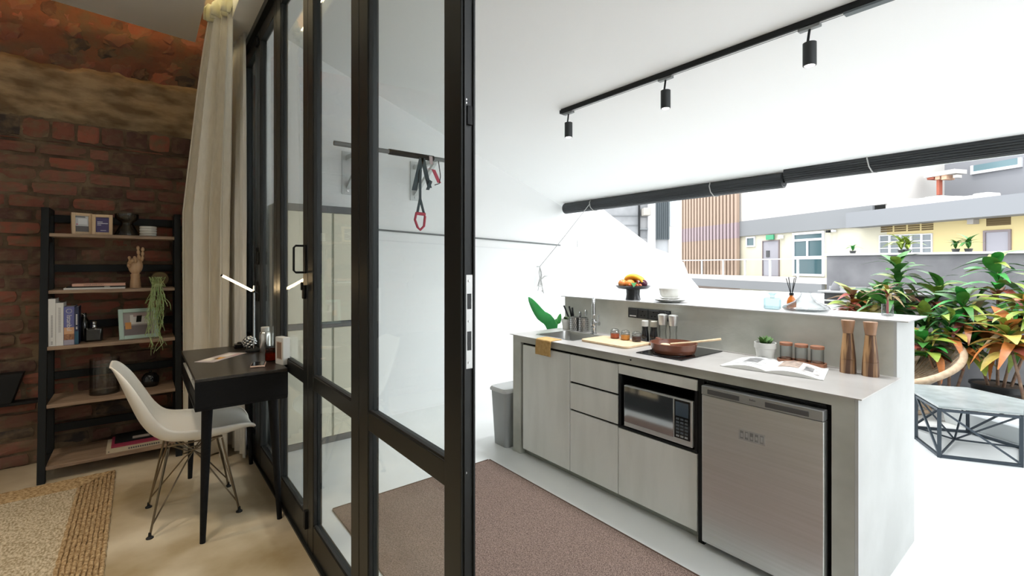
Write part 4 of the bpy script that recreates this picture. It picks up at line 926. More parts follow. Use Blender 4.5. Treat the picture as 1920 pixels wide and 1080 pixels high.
# open magazine
A, B, C, D, E_, F_ = (onZ(*p, CZ) for p in ((1347, 690), (1402, 672), (1436, 699), (1545, 711), (1547, 687), (1472, 673)))
mg = thing('magazine', 'open magazine lying on the worktop in front of the mills', 'magazine', (2.56, 1.03, CZ))
def page(P00, P10, P01, P11):       # spine edge P00-P01, outer edge P10-P11
    def fn(u, v):
        a = P00.lerp(P10, u); b = P01.lerp(P11, u); p = a.lerp(b, v); p = p.copy(); p.z = CZ+.004+.020*math.sin(PI*min(1, u*1.08+.03))**.8*(1-.35*u)+.006*(1-u)*u; return p
    return fn
Ct = Vector((2.735, 1.10, CZ)); A_ = Vector((2.39, 1.255, CZ)); B_ = Vector((2.70, 1.285, CZ)); C_ = Vector((2.42, 1.035, CZ)); D_ = Vector((2.46, .80, CZ)); E2 = Vector((2.755, .872, CZ))
for nm, fn in (('left_page', page(C_, A_, Ct, B_)), ('right_page', page(C_, D_, Ct, E2))):
    g = MB().grid(fn, 16, 4); nv = len(g.v); low = [Vector((p.x, p.y, CZ+.001)) for p in g.v]
    w_ = 5
    rim = [i*w_ for i in range(17)]+[16*w_+k for k in range(1, 5)]+[i*w_+4 for i in range(15, -1, -1)]+[k for k in range(3, 0, -1)]
    g.v += low; g.f += [(rim[i], rim[(i+1) % len(rim)], rim[(i+1) % len(rim)]+nv, rim[i]+nv) for i in range(len(rim))]
    pg = part(nm, g, M_PAPER, mg, smooth=40)
    prints = [(.16, .8, .2, .9, (.33, .33, .33)), (.3, .65, .35, .75, (.12, .12, .12))] if nm == 'left_page' else [(.12, .52, .35, .95, (.24, .19, .16)), (.58, .9, .2, .75, (.35, .33, .32)), (.62, .78, .3, .6, (.12, .1, .1))]
    for (u0, u1, v0, v1, c) in prints:
        part('printed_photo', MB().grid(lambda u, v, fn=fn: Vector(fn(u0+(u1-u0)*u, v0+(v1-v0)*v))+Vector((0, 0, .0012 if c[0] > .2 else .0018)), 8, 3), mat('print%.2f' % c[0], c, .5, col2=tuple(min(1, q*2.2) for q in c), scale=40), pg, smooth=60)
# ------------------------------------------------------------------ things on the bar top
def onbar(px, py, X): return onX(px, py, X).y
fb = Vector((2.93, onbar(1187, 565, 2.93), BZ))
t = thing('fruit_stand', 'black pedestal fruit bowl on the bar top', 'bowl', fb)
M_BOWL = mat('black_ceramic', (.02, .022, .026), .3)
part('foot', MB().lathe([(.058, 0), (.055, .004), (.05, .04), (.052, .078), (.03, .08)], n=30), M_BOWL, t, local=True, smooth=50)
part('bowl', MB().lathe([(.05, .077), (.11, .083), (.132, .105), (.128, .107), (.105, .091), (.02, .086)], n=36), M_BOWL, t, local=True, smooth=50)
M_BAN = mat('banana_yellow', (.80, .52, .05), .45, col2=(.72, .40, .03), scale=8); M_RED = mat('fruit_red', (.50, .05, .03), .3, col2=(.62, .22, .05), scale=15); M_ORG = mat('fruit_orange', (.78, .28, .04), .45, col2=(.70, .16, .03), scale=10)
def fruit(name, lab, cat_, off, r, m, sc=(1, 1, .92), stem=True):
    t = thing(name, lab, cat_, fb+Vector(off))
    part('flesh', MB().sphere((0, 0, r*.92), r, 12, sc), m, t, local=True, smooth=180)
    if stem: part('stem', MB().cyl((0, 0, r*1.75), (.003, 0, r*2.05), .0015, n=6), mat('stem_brown', (.1, .06, .03), .8), t, local=True)
fruit('apple', 'yellow and red apple at the left rim of the fruit bowl', 'apple', (-.055, .055, .09), .034, mat('apple_blush', (.75, .33, .08), .35, col2=(.6, .08, .04), scale=14))
fruit('orange', 'round orange in the front of the fruit bowl', 'orange', (-.055, -.015, .09), .034, M_ORG)
fruit('plum', 'dark purple plum at the right rim of the fruit bowl', 'plum', (.03, -.07, .093), .032, mat('plum_purple', (.07, .012, .03), .3))
fruit('peach', 'red peach behind in the fruit bowl', 'peach', (.05, .02, .09), .034, M_RED)
for k in range(2):
    t = thing('banana', ['upper curved yellow banana over the fruit', 'lower yellow banana behind the orange'][k], 'banana', fb+Vector((.0+.035*k, 0, .145-.01*k)), group='bananas in the fruit bowl')
    pts = [(0, .085*math.cos(a), .06*math.sin(a)-.028) for a in [PI*(.08+.84*i/10) for i in range(11)]]
    part('peel', MB().tube(pts, [.006, .012, .017, .019, .02, .02, .02, .019, .017, .012, .006], 10), M_BAN, t, local=True, smooth=60)
    part('tip', MB().tube([pts[0], Vector(pts[0])+Vector((0, .004, -.012))], [.006, .004], 8), M_BLACK, t, local=True)
for k, (a, b) in enumerate([(-.07, -.05), (-.05, -.072), (-.03, -.088), (-.078, -.03), (-.06, -.06)]):
    o = part('cherry', MB().sphere((0, 0, .011), .012, 8), M_RED, base=fb+Vector((a, b, .1)), local=True, smooth=180); tag(o, 'small red cherry, %s along the front rim of the fruit bowl' % ['second from left', 'second from right', 'rightmost', 'leftmost', 'middle one'][k], 'cherry', 'cherries in the fruit bowl')
lf = bpy.data.objects.new('fruit_leaf', leafmesh('fruit_leaf', .085, .022, mat('leaf_deep_green', (.02, .16, .04), .4), .3)); COL.objects.link(lf); lf.location = fb+Vector((-.055, -.05, .128)); lf.rotation_euler = (-.1, 0, 2.2); tag(lf, 'green leaf hanging over the fruit bowl rim', 'leaf')
pb = Vector((2.93, onbar(1256, 568, 2.93), BZ)); zc = 0
for k, (r, h) in enumerate([(.105, .012), (.125, .013), (.09, .013)]):
    o = part('plate', MB().lathe([(r*.6, 0), (r*.65, .002), (r, h), (r-.002, h+.002), (r*.62, .005), (.01, .0045)], n=36), M_PORC, base=pb+Vector((0, 0, zc)), local=True, smooth=50)
    tag(o, ['white plate at the bottom of the stack on the bar', 'wide white plate in the middle of the stack', 'small white plate directly under the white bowl'][k], 'plate', 'stacked plates on the bar'); zc += .0105
o = part('bowl', MB().lathe([(.045, 0), (.05, .003), (.066, .025), (.076, .07), (.073, .07), (.062, .025), (.045, .008), (.01, .006)], n=36), M_PORC, base=pb+Vector((0, 0, zc-.004)), local=True, smooth=50); tag(o, 'white bowl on top of the plate stack', 'bowl')
q = Vector((2.93, onbar(1448, 580, 2.93), BZ))
t = thing('glass_bottle', 'square pale blue glass bottle on the bar top', 'bottle', q)
M_BLUEG = glass('blue_glass', (.66, .78, .80), 1.5, .01, 1.0, edge=.4)
part('body', MB().box(-.022, .022, -.044, .044, .001, .068), M_BLUEG, t, local=True, bevel=.01, seg=3)
part('neck', MB().lathe([(.013, .068), (.012, .085), (.022, .092), (.022, .097), (.01, .097)], n=20), M_BLUEG, t, local=True, smooth=40)
q = Vector((3.09, onbar(1484, 575, 3.09), BZ))
t = thing('reed_diffuser', 'amber glass reed diffuser with black sticks behind the decanter', 'diffuser', q)
part('bottle', MB().lathe([(.024, 0), (.026, .004), (.026, .04), (.02, .06), (.011, .072), (.011, .085)], n=22), mat('amber_bottle', (.42, .12, .02), .1, coat=.4), t, local=True, smooth=50)
part('collar', MB().lathe([(.013, .08), (.013, .094), (.008, .094)], n=18), M_BLACK, t, local=True)
for (a, b) in ((-.004, .025), (0, .016), (.006, -.02), (.0, -.016), (.004, .02)): part('reed', MB().cyl((0, 0, .07), (a*3, b, .185+a), .0022, n=6), M_BLACK, t, local=True)
q = Vector((2.955, onbar(1511, 580, 2.955), BZ))
o = part('glass_decanter', MB().lathe([(.06, 0), (.108, .006), (.118, .018), (.11, .03), (.06, .055), (.032, .082), (.025, .1), (.03, .108), (.027, .108), (.022, .1), (.029, .082), (.057, .053), (.107, .027), (.113, .018), (.1, .009)], n=44), M_GLASSC, base=q, local=True, smooth=50); tag(o, 'wide flat clear glass decanter on the bar top', 'decanter')

# ------------------------------------------------------------------ leafy plants
GREENS = {'green': (.055, .20, .035), 'lime': (.28, .38, .06), 'dark': (.025, .10, .025), 'orange': (.50, .17, .04), 'yellow': (.60, .47, .12), 'dry': (.42, .30, .16), 'red': (.30, .07, .05), 'bright': (.04, .30, .05)}
GREENS = {k: tuple(q*.62 for q in c) for k, c in GREENS.items()}
LEAF = {k: [leafmesh('leaf', 1, .2, mat('leaf_'+k, c, .4, col2=tuple(min(1, q*1.5) for q in c), scale=5), .35, .2), leafmesh('leaf', 1, .125, MATS['leaf_'+k], .75, .2)] for k, c in GREENS.items()}
M_STEM = mat('stem_tan', (.30, .20, .13), .8, col2=(.18, .10, .07), scale=20); M_POT = mat('black_pot', (.02, .021, .022), .5); M_SOIL = mat('potting_soil', (.05, .035, .025), .95, col2=(.10, .07, .05), scale=40)
def cordyline(label, x, y, pr, phh, heads, kinds, seed, ll=(.22, .34), group=None):
    rq = random.Random(seed); t = thing('potted_plant', label, 'plant', (x, y, 0), group=group)
    part('pot', MB().lathe([(pr*.8, 0), (pr, phh), (pr*1.05, phh), (pr*1.05, phh-.02), (pr*.9, phh-.02)], n=24), M_POT, t, local=True)
    part('soil', MB().lathe([(pr*.93, phh-.06), (pr*.93, phh-.015)], n=20), M_SOIL, t, local=True)
    for (hx_, hy_, hz, nl) in heads:
        hx_ *= 1.15; hy_ *= 1.15
        b0 = Vector((hx_*.25, hy_*.25, phh-.03)); mid = Vector((hx_*.7, hy_*.7, (phh+hz)*.55)); tip = Vector((hx_, hy_, hz))
        part('stem', MB().tube([b0, b0.lerp(mid, .5)+Vector((.01, 0, 0)), mid, tip], [.013, .012, .01, .007], 8), M_STEM, t, local=True, smooth=60)
        nl = int(nl*1.75)
        for k in range(nl):
            f = k/nl; a = k*2.4+rq.uniform(-.3, .3); p = mid.lerp(tip, .05+.95*f)
            L = rq.uniform(*ll)*(1-.25*f); el = -.35+1.35*f+rq.uniform(-.25, .25)
            kd = rq.choice(kinds if f > .4 else kinds+['orange', 'dry', 'yellow', 'red'])
            inst('leaf', rq.choice(LEAF[kd]), t, p, (el, rq.uniform(-.3, .3), a), (L*1.15, L, L))
    return t
GP = 'tall potted plants along the grey parapet'
cordyline('tall leafy cordyline with mixed green and orange leaves beside the rattan chair', 6.62, 1.38, .2, .26, [(0, .05, 1.42, 24), (-.28, .1, 1.12, 22), (.15, -.25, 1.2, 20), (-.2, -.22, .85, 16), (.0, .35, .95, 18)], ['green', 'lime', 'green', 'dark'], 21, (.26, .4), GP)
cordyline('tall cordyline with broad bright green crown at the right frame edge', 6.6, .65, .2, .26, [(0, .0, 1.45, 24), (-.22, .2, 1.1, 20), (.1, -.3, 1.3, 20), (-.25, -.15, .9, 16)], ['green', 'bright', 'lime', 'green'], 22, (.26, .4), GP)
cordyline('cordyline with drooping orange and yellow leaves behind the coffee table', 6.2, .40, .18, .22, [(0, 0, 1.12, 24), (-.2, .12, .9, 20), (.15, -.2, 1.0, 18)], ['lime', 'yellow', 'green', 'orange'], 23, (.24, .36), GP)
cordyline('low bushy plant with dark and lime leaves between the tall cordylines', 6.25, .95, .18, .2, [(0, 0, .9, 20), (-.15, .15, .7, 18), (.1, -.15, .75, 18)], ['green', 'bright', 'dark', 'lime'], 24, (.22, .34), GP)
cordyline('dry brown leaved cordyline half hidden behind the island end', 6.6, 1.85, .16, .22, [(0, 0, 1.05, 22), (-.15, -.12, .85, 20)], ['dry', 'red', 'orange', 'lime'], 25, (.24, .36), GP)
# small cordyline in a clear vase on the bar
q = Vector((3.04, onbar(1664, 590, 3.04), BZ))
t = thing('vase_plant', 'young cordyline cutting in a clear vase at the bar end', 'plant', q)
part('vase', MB().lathe([(.024, 0), (.026, .003), (.026, .06), (.024, .06), (.024, .006)], n=22), M_GLASSC, t, local=True, smooth=50)
part('stem', MB().tube([(0, 0, .01), (.004, 0, .07), (0, 0, .11)], [.006, .005, .004], 8), mat('pink_stem', (.45, .12, .14), .5), t, local=True)
rq = random.Random(9)
for k in range(13):
    inst('leaf', LEAF[rq.choice(['yellow', 'lime', 'dry', 'red'])][1], t, (0, 0, .07+.004*k), (rq.uniform(.3, 1.0), 0, k*2.4), (.10, .10, .12))
# tall bird of paradise leaf at the sink end
t = thing('broad_leaf_plant', 'plant with broad bright green leaves rising behind the sink end', 'plant', (2.95, 3.02, 0))
part('pot', MB().lathe([(.11, 0), (.14, .3), (.145, .3), (.145, .28), (.13, .28)], n=24), M_POT, t, local=True)
part('soil', MB().lathe([(.128, .2), (.128, .275)], n=20), M_SOIL, t, local=True)
def blade(P, w, m):
    mb = MB(); P = [Vector(p) for p in P]; n = 14
    for i in range(n+1):
        f = i/n; p = cr(P, f); a = cr(P, max(0, f-.03)); b = cr(P, min(1, f+.03)); d = (b-a).normalized(); s_ = d.cross(Vector((-sn, -cs, 0))).normalized(); nn = s_.cross(d)
        ww = w*(math.sin(PI*min(1, f*.95+.04))**.7)
        for k in (-1, 0, 1): mb.v.append(p+s_*ww*k+nn*abs(k)*ww*.25)
    for i in range(n):
        for k in range(2): q_ = i*3+k; mb.f.append((q_, q_+1, q_+4, q_+3))
    return mb
G1, G2 = mat('leaf_emerald', (.02, .30, .06), .3, col2=(.05, .40, .10), scale=6), MATS['leaf_bright']
b0 = onY(1036, 618, 3.02); b1 = onY(1012, 588, 3.0); b2 = onY(991, 557, 2.98)
part('leaf', blade([(2.95, 3.02, .27), (b0.x, b0.y, b0.z), (b1.x, b1.y, b1.z), (b2.x, b2.y, b2.z)], .05, G1), G1, t, smooth=60).modifiers.new('thick', 'SOLIDIFY').thickness = .0012
b0 = onY(1040, 618, 3.02); b1 = onY(1047, 602, 3.02); b2 = onY(1051, 588, 3.02)
part('leaf', blade([(2.95, 3.02, .27), (b0.x, b0.y, b0.z), (b1.x, b1.y, b1.z), (b2.x, b2.y, b2.z)], .026, G2), G2, t, smooth=60).modifiers.new('thick', 'SOLIDIFY').thickness = .0012

# bin
q = onZ(946, 838)
t = thing('waste_bin', 'slim grey plastic bin with lid beside the island end', 'bin', (2.37, 2.97, 0))
M_BIN = mat('grey_plastic', (.33, .345, .345), .45)
def rr_loft(mb, layers):
    n = 24
    b = len(mb.v)
    for (hx_, hy_, r, z) in layers: mb.v += [Vector((x, y, z)) for x, y in rrect(-hx_, hx_, -hy_, hy_, r)]
    for i in range(len(layers)-1):
        for k in range(n): mb.f.append((b+i*n+k, b+i*n+(k+1) % n, b+(i+1)*n+(k+1) % n, b+(i+1)*n+k))
    mb.f.append(tuple(b+k for k in reversed(range(n)))); mb.f.append(tuple(b+(len(layers)-1)*n+k for k in range(n))); return mb
part('body', rr_loft(MB(), [(.14, .085, .03, 0), (.165, .10, .035, .43)]), M_BIN, t, local=True, smooth=40)
part('lid', rr_loft(MB(), [(.175, .11, .04, .43), (.175, .11, .04, .445), (.165, .10, .04, .46)]), mat('lid_grey', (.55, .56, .56), .45), t, local=True, smooth=40)

# ------------------------------------------------------------------ wardrobe seen through the glass
wd = thing('cream_wardrobe', 'tall cream panelled storage cupboard beyond the glass doors', 'cupboard', (1.12, 4.03, 0))
M_CREAM = mat('cream_laminate', (.80, .77, .62), .45); M_DKGREY = mat('dark_grey_trim', (.14, .15, .155), .5)
wx0, wx1, wyf = .80, 1.50, 3.86
part('body', MB().box(wx0, wx1, wyf+.022, TW-.04, .0, 1.90), mat('cupboard_grey', (.45, .46, .44), .6), wd)
part('plinth', MB().box(wx0, wx1, wyf, wyf+.022, 0, .05), M_DKGREY, wd); part('top_trim', MB().box(wx0, wx1, wyf, wyf+.022, 1.845, 1.90), M_DKGREY, wd)
part('mid_trim', MB().box(wx0, wx1, wyf-.004, wyf+.022, .925, .97), M_DKGREY, wd)
for z0, z1 in ((.053, .922), (.973, 1.842)):
    for a, b in ((wx0+.002, 1.208), (1.226, wx1-.002)): part('door', MB().box(a, b, wyf, wyf+.02, z0, z1), M_CREAM, wd, bevel=.0015)
part('centre_post', MB().box(1.208, 1.226, wyf+.004, wyf+.022, .05, 1.845), mat('post_olive', (.36, .36, .28), .5), wd)

# ------------------------------------------------------------------ pull-up bar and straps
BY = 3.72
pa, pb_ = onY(662, 274, BY), onY(850, 303, BY)
pu = thing('pull_up_bar', 'grey wall mounted pull up bar on the white terrace wall', 'exercise bar', ((pa.x+pb_.x)/2, TW, pa.z))
M_GYM = mat('gym_grey', (.17, .18, .18), .45, .4)
zb = (pa.z+pb_.z)/2
part('bar', MB().cyl((pa.x-.15, BY, zb), (pb_.x+.05, BY, zb), .019, n=14), M_GYM, pu)
part('grip', MB().cyl((pa.x+.30, BY, zb), (pa.x+.72, BY, zb), .024, n=14), M_BLACK, pu)
for ax in (pa.x+.12, pa.x+.78):
    a = part('bracket_arm', MB().bar((ax, BY, zb), (ax, TW-.01, zb), .04, .04), mat('bracket_white', (.62, .64, .64), .5), pu)
    part('bracket_brace', MB().bar((ax, BY+.08, zb-.02), (ax, TW-.01, zb-.26), .03, .03), MATS['bracket_white'], pu)
    w_ = part('wall_plate', MB().box(ax-.05, ax+.05, TW-.012, TW-.001, zb-.32, zb+.06), MATS['bracket_white'], pu)
    for dz in (-.29, .03): part('bolt', MB().cyl((ax, TW-.02, zb+dz), (ax, TW-.011, zb+dz), .01, n=8), M_SCREW, w_)
sp = thing('suspension_straps', 'black and red exercise straps hanging from the pull up bar', 'exercise straps', (onY(788, 300, BY).x, BY-.03, 1.75))
M_STRAP = mat('strap_slate', (.055, .075, .085), .8); M_SRED = mat('strap_red', (.50, .06, .10), .6)
def strap(nm, pix, w, m, dy=-.03):
    P = [onY(x, y, BY+dy) for x, y in pix]; mb = MB()
    for a, b in zip(P[:-1], P[1:]): mb.bar(a, b+(b-a).normalized()*.004, w, .005) if False else mb.ext([a+Vector((-w/2, 0, 0)), a+Vector((w/2, 0, 0)), b+Vector((w/2, 0, 0)), b+Vector((-w/2, 0, 0))], (0, .006, 0))
    part(nm, mb, m, sp)
strap('strap', [(791, 296), (786, 318), (777, 357)], .045, M_STRAP); strap('strap', [(793, 296), (800, 330), (806, 352)], .04, M_STRAP)
strap('strap', [(789, 318), (788, 340), (788, 372), (783, 398)], .022, M_STRAP, -.04); strap('strap', [(788, 372), (795, 400)], .022, M_STRAP, -.045)
strap('buckle', [(800, 335), (808, 340), (802, 356)], .03, M_STRAP, -.05); strap('grip', [(803, 316), (813, 318), (824, 343)], .035, M_SRED, -.05)
strap('anchor_tab', [(808, 293), (809, 308)], .03, mat('tab_grey', (.5, .4, .4), .6), -.045)
lp = [onY(x, y, BY-.045) for x, y in ((781, 398), (778, 412), (783, 426), (788, 431), (795, 424), (797, 405))]
part('foot_loop', MB().tube(lp, .011, 8), M_SRED, sp, smooth=60)
part('handle', MB().cyl(onY(781, 400, BY-.045), onY(797, 402, BY-.045), .014, n=12), M_SRED, sp)
part('cord', MB().tube([onY(x, y, BY-.05) for x, y in ((822, 302), (826, 330), (824, 344), (815, 347))], .004, 6), M_BLACK, sp)

# ------------------------------------------------------------------ track lights
tx_, ty_ = 2.67, 2.72
tz = roofz(tx_)
tl = thing('light_track', 'long black lighting track on the sloping terrace ceiling', 'light track', (tx_, 1.4, tz-.03))
part('rail', MB().box(tx_-.018, tx_+.018, -.3, 2.73, tz-.032, tz-.004), M_BLACK, tl, bevel=.002)
part('channel', MB().box(tx_-.006, tx_+.006, .0, 2.70, tz-.0335, tz-.031), mat('channel_grey', (.5, .5, .5), .4), tl)
part('mount_strip', MB().box(tx_-.012, tx_+.012, -.3, 2.72, tz-.006, tz+.006), M_BLACK, tl)
part('feed_box', MB().box(tx_-.022, tx_+.022, .55, .78, tz-.045, tz-.033), mat('slate_plastic', (.10, .12, .13), .4), tl, bevel=.003)
M_SPOT = mat('spot_black', (.03, .034, .037), .45, .2)
for k, (px, l) in enumerate([(1066, 'small black spotlight at the far end of the ceiling track'), (1248, 'black spotlight in the middle of the ceiling track'), (1518, 'black spotlight nearest the camera on the ceiling track')]):
    yy = onX(px, 200, tx_).y
    t = thing('spotlight', l, 'spotlight', (tx_, yy, tz-.035), group='black track spotlights')
    part('adapter', MB().box(-.016, .016, -.05, .05, -.016, 0), mat('adapter_grey', (.20, .21, .21), .4), t, local=True, bevel=.003)
    part('stem', MB().cyl((0, .0, -.014), (-.004, .008, -.085), .006, n=10), M_BLACK, t, local=True)
    part('barrel', MB().lathe([(.030, -.20), (.031, -.197), (.031, -.085), (.027, -.083)], n=24), M_SPOT, t, local=True)
    part('lens', MB().lathe([(.024, -.2012), (.024, -.199)], n=20), mat('spot_lens', (1, .96, .9), .4, emit=1), t, local=True)
    l = bpy.data.lights.new('spot_lamp', 'SPOT'); l.energy = 38; l.spot_size = 2.2; l.spot_blend = 1; l.shadow_soft_size = .12; l.color = (.97, .99, 1)  # real fixture, but its light is added to brighten the terrace
    lo = bpy.data.objects.new('spot_lamp', l); COL.objects.link(lo); lo.parent = t; lo.location = (0, 0, -.21)

# ------------------------------------------------------------------ rolled blinds and cords
M_BLIND = mat('dark_bamboo', (.022, .025, .028), .5, col2=(.04, .045, .05), scale=50, stretch=(1, .05, 1))
def blind(label, y0, y1, x, zc, r, flat, grp='rolled bamboo blinds'):
    t = thing('rolled_blind', label, 'blind', (x, (y0+y1)/2, zc), group=grp)
    mb = MB(); n = 26
    for k in range(n):
        a = 2*PI*k/n; mb.tube([(x+(r-.006)*math.cos(a), y0, zc+(r-.006)*math.sin(a)), (x+(r-.006)*math.cos(a), y1, zc+(r-.006)*math.sin(a))], .0085, 6)
    for k in range(14):
        a = 2*PI*k/14; q_ = r*.55
        mb.tube([(x+q_*math.cos(a), y0, zc+q_*math.sin(a)), (x+q_*math.cos(a), y1, zc+q_*math.sin(a))], .012, 6)
    s_ = part('rolled_slats', mb, M_BLIND, t, smooth=60); s_['kind'] = 'stuff'
    zt = zc+r; k = 0
    while zt+k*.014 < flat:
        part('slat', MB().box(x+.035, x+.043, y0, y1, zt+k*.014, zt+k*.014+.009), M_BLIND, t, smooth=0); k += 1
    part('head_rail', MB().box(x+.03, x+.05, y0, y1, flat, flat+.012), M_BLIND, t)
    return t
ZE = roofz(4.22)
bx_ = 4.09
ya = onX(1475, 350, bx_).y
b1_ = blind('dark rolled bamboo blind hanging lower at the far half of the eave', ya+.02, 4.10, bx_, 2.115, .062, 2.20)
b2_ = blind('dark rolled bamboo blind at the near half of the eave', -.55, ya, bx_, 2.155, .068, 2.215)
M_ROPE = mat('white_rope', (.42, .42, .41), .8)
def loop_cord(t, px, zc, r, m=M_ROPE):
    yy = onX(px, 350, bx_).y
    part('tie_cord', MB().tube([(bx_+.03, yy, zc+r+.06)]+[(bx_-(r+.008)*math.cos(a), yy-.01*i, zc+(r+.008)*math.sin(a)) for i, a in enumerate([PI*.6-PI*.25*k for k in range(6)])], .005, 6), m, t)
loop_cord(b1_, 1110, 2.115, .062); loop_cord(b1_, 1333, 2.115, .062); loop_cord(b2_, 1625, 2.155, .068)
t = thing('blind_cord', 'white blind cord slanting to a knotted bundle on the wall', 'cord', (3.3, TW-.06, 1.4))
c0 = onX(1106, 382, bx_-.08); c1 = onY(1012, 500, TW-.05)
part('line', MB().tube([c0, c0.lerp(c1, .5)+Vector((0, 0, -.01)), c1], .0045, 6), M_ROPE, t)
part('hook', MB().cyl(c1, (c1.x, TW-.001, c1.z), .006, n=8), M_SCREW, t)
rq = random.Random(4)
for k in range(9):
    dx_ = rq.uniform(-.03, .03); L = rq.uniform(.22, .34); s_ = rq.uniform(-.05, .05)
    part('bundle_loop', MB().tube([c1, c1+Vector((dx_, -.01, -L*.3)), c1+Vector((dx_*.3, -.012, -L*.55)), c1+Vector((s_+dx_, -.012, -L)), c1+Vector((s_-.01, -.014, -L*.9))], .004, 6), M_ROPE, t)
for s_ in (.08, .11): part('loose_end', MB().tube([c1+Vector((0, -.012, -.16)), c1+Vector((s_*.6, -.012, -.12)), c1+Vector((s_, -.012, -.09-s_*.2))], .005, 6), M_ROPE, t)

# ------------------------------------------------------------------ terrace furniture on the right
ctb = thing('coffee_table', 'geometric blue black metal coffee table with pale stone top', 'table', (5.1, .72, 0))
PT = [(4.632, .761), (4.871, .352), (5.35, .38), (5.52, .72), (5.30, 1.05), (4.98, .965)]
M_TBL = mat('blue_black_metal', (.035, .048, .062), .45, .3)
part('top', MB().prism(PT, .368, .385), mat('pale_stone', (.30, .335, .335), .25, col2=(.24, .27, .27), scale=10), ctb, bevel=.002)
def pin(p, s_=.97): cx, cy = 5.08, .70; return Vector((cx+(p[0]-cx)*s_, cy+(p[1]-cy)*s_, 0))
for i in range(6):
    a, b = pin(PT[i]), pin(PT[(i+1) % 6]); up = Vector((0, 0, .36))
    part('leg', MB().bar(a, a+up, .022), M_TBL, ctb)
    part('top_rail', MB().bar(a+up-Vector((0, 0, .008)), b+up-Vector((0, 0, .008)), .018), M_TBL, ctb)
    part('bottom_rail', MB().bar(a+Vector((0, 0, .011)), b+Vector((0, 0, .011)), .02), M_TBL, ctb)
    part('strut', MB().bar(a+up, b+Vector((0, 0, .02)), .014), M_TBL, ctb)
ctr = Vector((5.15, .75, .02))
for i in range(6):
    a = pin(PT[i]); part('inner_rod', MB().bar(a+Vector((0, 0, .36 if i % 2 else .015)), ctr, .011), M_TBL, ctb)
# rattan bowl chair
rc = thing('rattan_chair', 'round woven rattan bowl chair partly hidden by the island end', 'chair', (5.95, 1.32, 0))
M_RATT = mat('rattan', (.46, .35, .24), .7, col2=(.36, .26, .17), scale=30); M_RATT2 = mat('rattan_weave', (.40, .33, .26), .8, col2=(.28, .22, .17), scale=60, stretch=(1, 1, 1), bump=.4)
RM = Matrix.Rotation(math.radians(-28), 3, Vector((sn, cs, 0))) @ Matrix.Rotation(math.radians(10), 3, 'X')
rcen = Vector((5.95, 1.32, .50)); RR = .52
part('rim', MB().tube([rcen+RM @ Vector((RR*math.cos(a*PI/24), RR*math.sin(a*PI/24), 0)) for a in range(48)], .03, 10, closed=True), M_RATT, rc, smooth=60)
bowl = MB()
bowl.grid(lambda u, v: rcen+RM @ Vector(((.08+(RR-.08)*u)*math.cos(v*2*PI), (.08+(RR-.08)*u)*math.sin(v*2*PI), -.27*(1-u*u))), 10, 48)
part('woven_seat', bowl, M_RATT2, rc, smooth=180).modifiers.new('thick', 'SOLIDIFY').thickness = .006
for k in range(44):
    a = 2*PI*k/44
    part('cane', MB().tube([rcen+RM @ Vector((r_*math.cos(a), r_*math.sin(a), -.27*(1-(r_-.08)**2/(RR-.08)**2)+.006)) for r_ in (.1, .24, .38, RR)], .005, 5), M_RATT, rc, smooth=60)
part('base_ring', MB().tube([(5.95+.27*math.cos(a*PI/14), 1.32+.27*math.sin(a*PI/14), .022) for a in range(28)], .022, 8, closed=True), M_RATT, rc, smooth=60)
for k in range(8):
    a = 2*PI*k/8; a2 = a+.5
    q0 = Vector((5.95+.27*math.cos(a), 1.32+.27*math.sin(a), .03)); q1 = rcen+RM @ Vector((.16*math.cos(a2), .16*math.sin(a2), -.25))
    part('base_strut', MB().cyl(q0, q1, .012, n=8), M_RATT, rc)
t = thing('stone_trough', 'low pale concrete trough standing behind the coffee table', 'trough', (5.75, .52, 0), -.5)
xs = [(-.2, 0), (.2, 0), (.24, .14), (.22, .155), (.18, .155), (.15, .04), (-.15, .04), (-.18, .155), (-.22, .155), (-.24, .14)]
part('body', MB().ext([(x, -.32, z) for x, z in xs], (0, .64, 0)), mat('trough_grey', (.62, .65, .66), .6), t, local=True, bevel=.004)
# ------------------------------------------------------------------ outdoor steel counter
bq = thing('outdoor_counter', 'outdoor steel counter against the grey parapet', 'counter', (6.95, 1.7, 0))
part('top', MB().box(6.92, 7.37, 1.15, 2.32, 1.07, 1.092), mat('dull_steel', (.42, .42, .43), .4, .6), bq, bevel=.003)
part('cabinet', MB().box(7.0, 7.35, 1.2, 2.27, .3, 1.07), mat('counter_dark', (.05, .05, .055), .5), bq)
part('rail', MB().box(6.94, 6.96, 1.2, 2.27, .96, .98), M_STEEL, bq)
for yy in (1.25, 2.2): part('leg', MB().box(7.02, 7.07, yy-.025, yy+.025, 0, .3), M_STEEL, bq)
part('base_panel', MB().box(6.98, 7.0, 1.2, 2.27, .3, .92), mat('counter_white', (.7, .7, .7), .5), bq)
part('backsplash', MB().box(7.33, 7.37, 1.15, 2.32, 1.092, 1.14), MATS['dull_steel'], bq)
o = part('grey_cover', MB().lathe([(.05, 0), (.055, .02), (.03, .09), (.008, .125)], n=14), mat('cover_grey', (.16, .16, .17), .7), base=(7.1, onX(1566, 540, 7.1).y, 1.092), local=True, smooth=50); tag(o, 'small grey draped cone on the outdoor steel counter', 'cover')

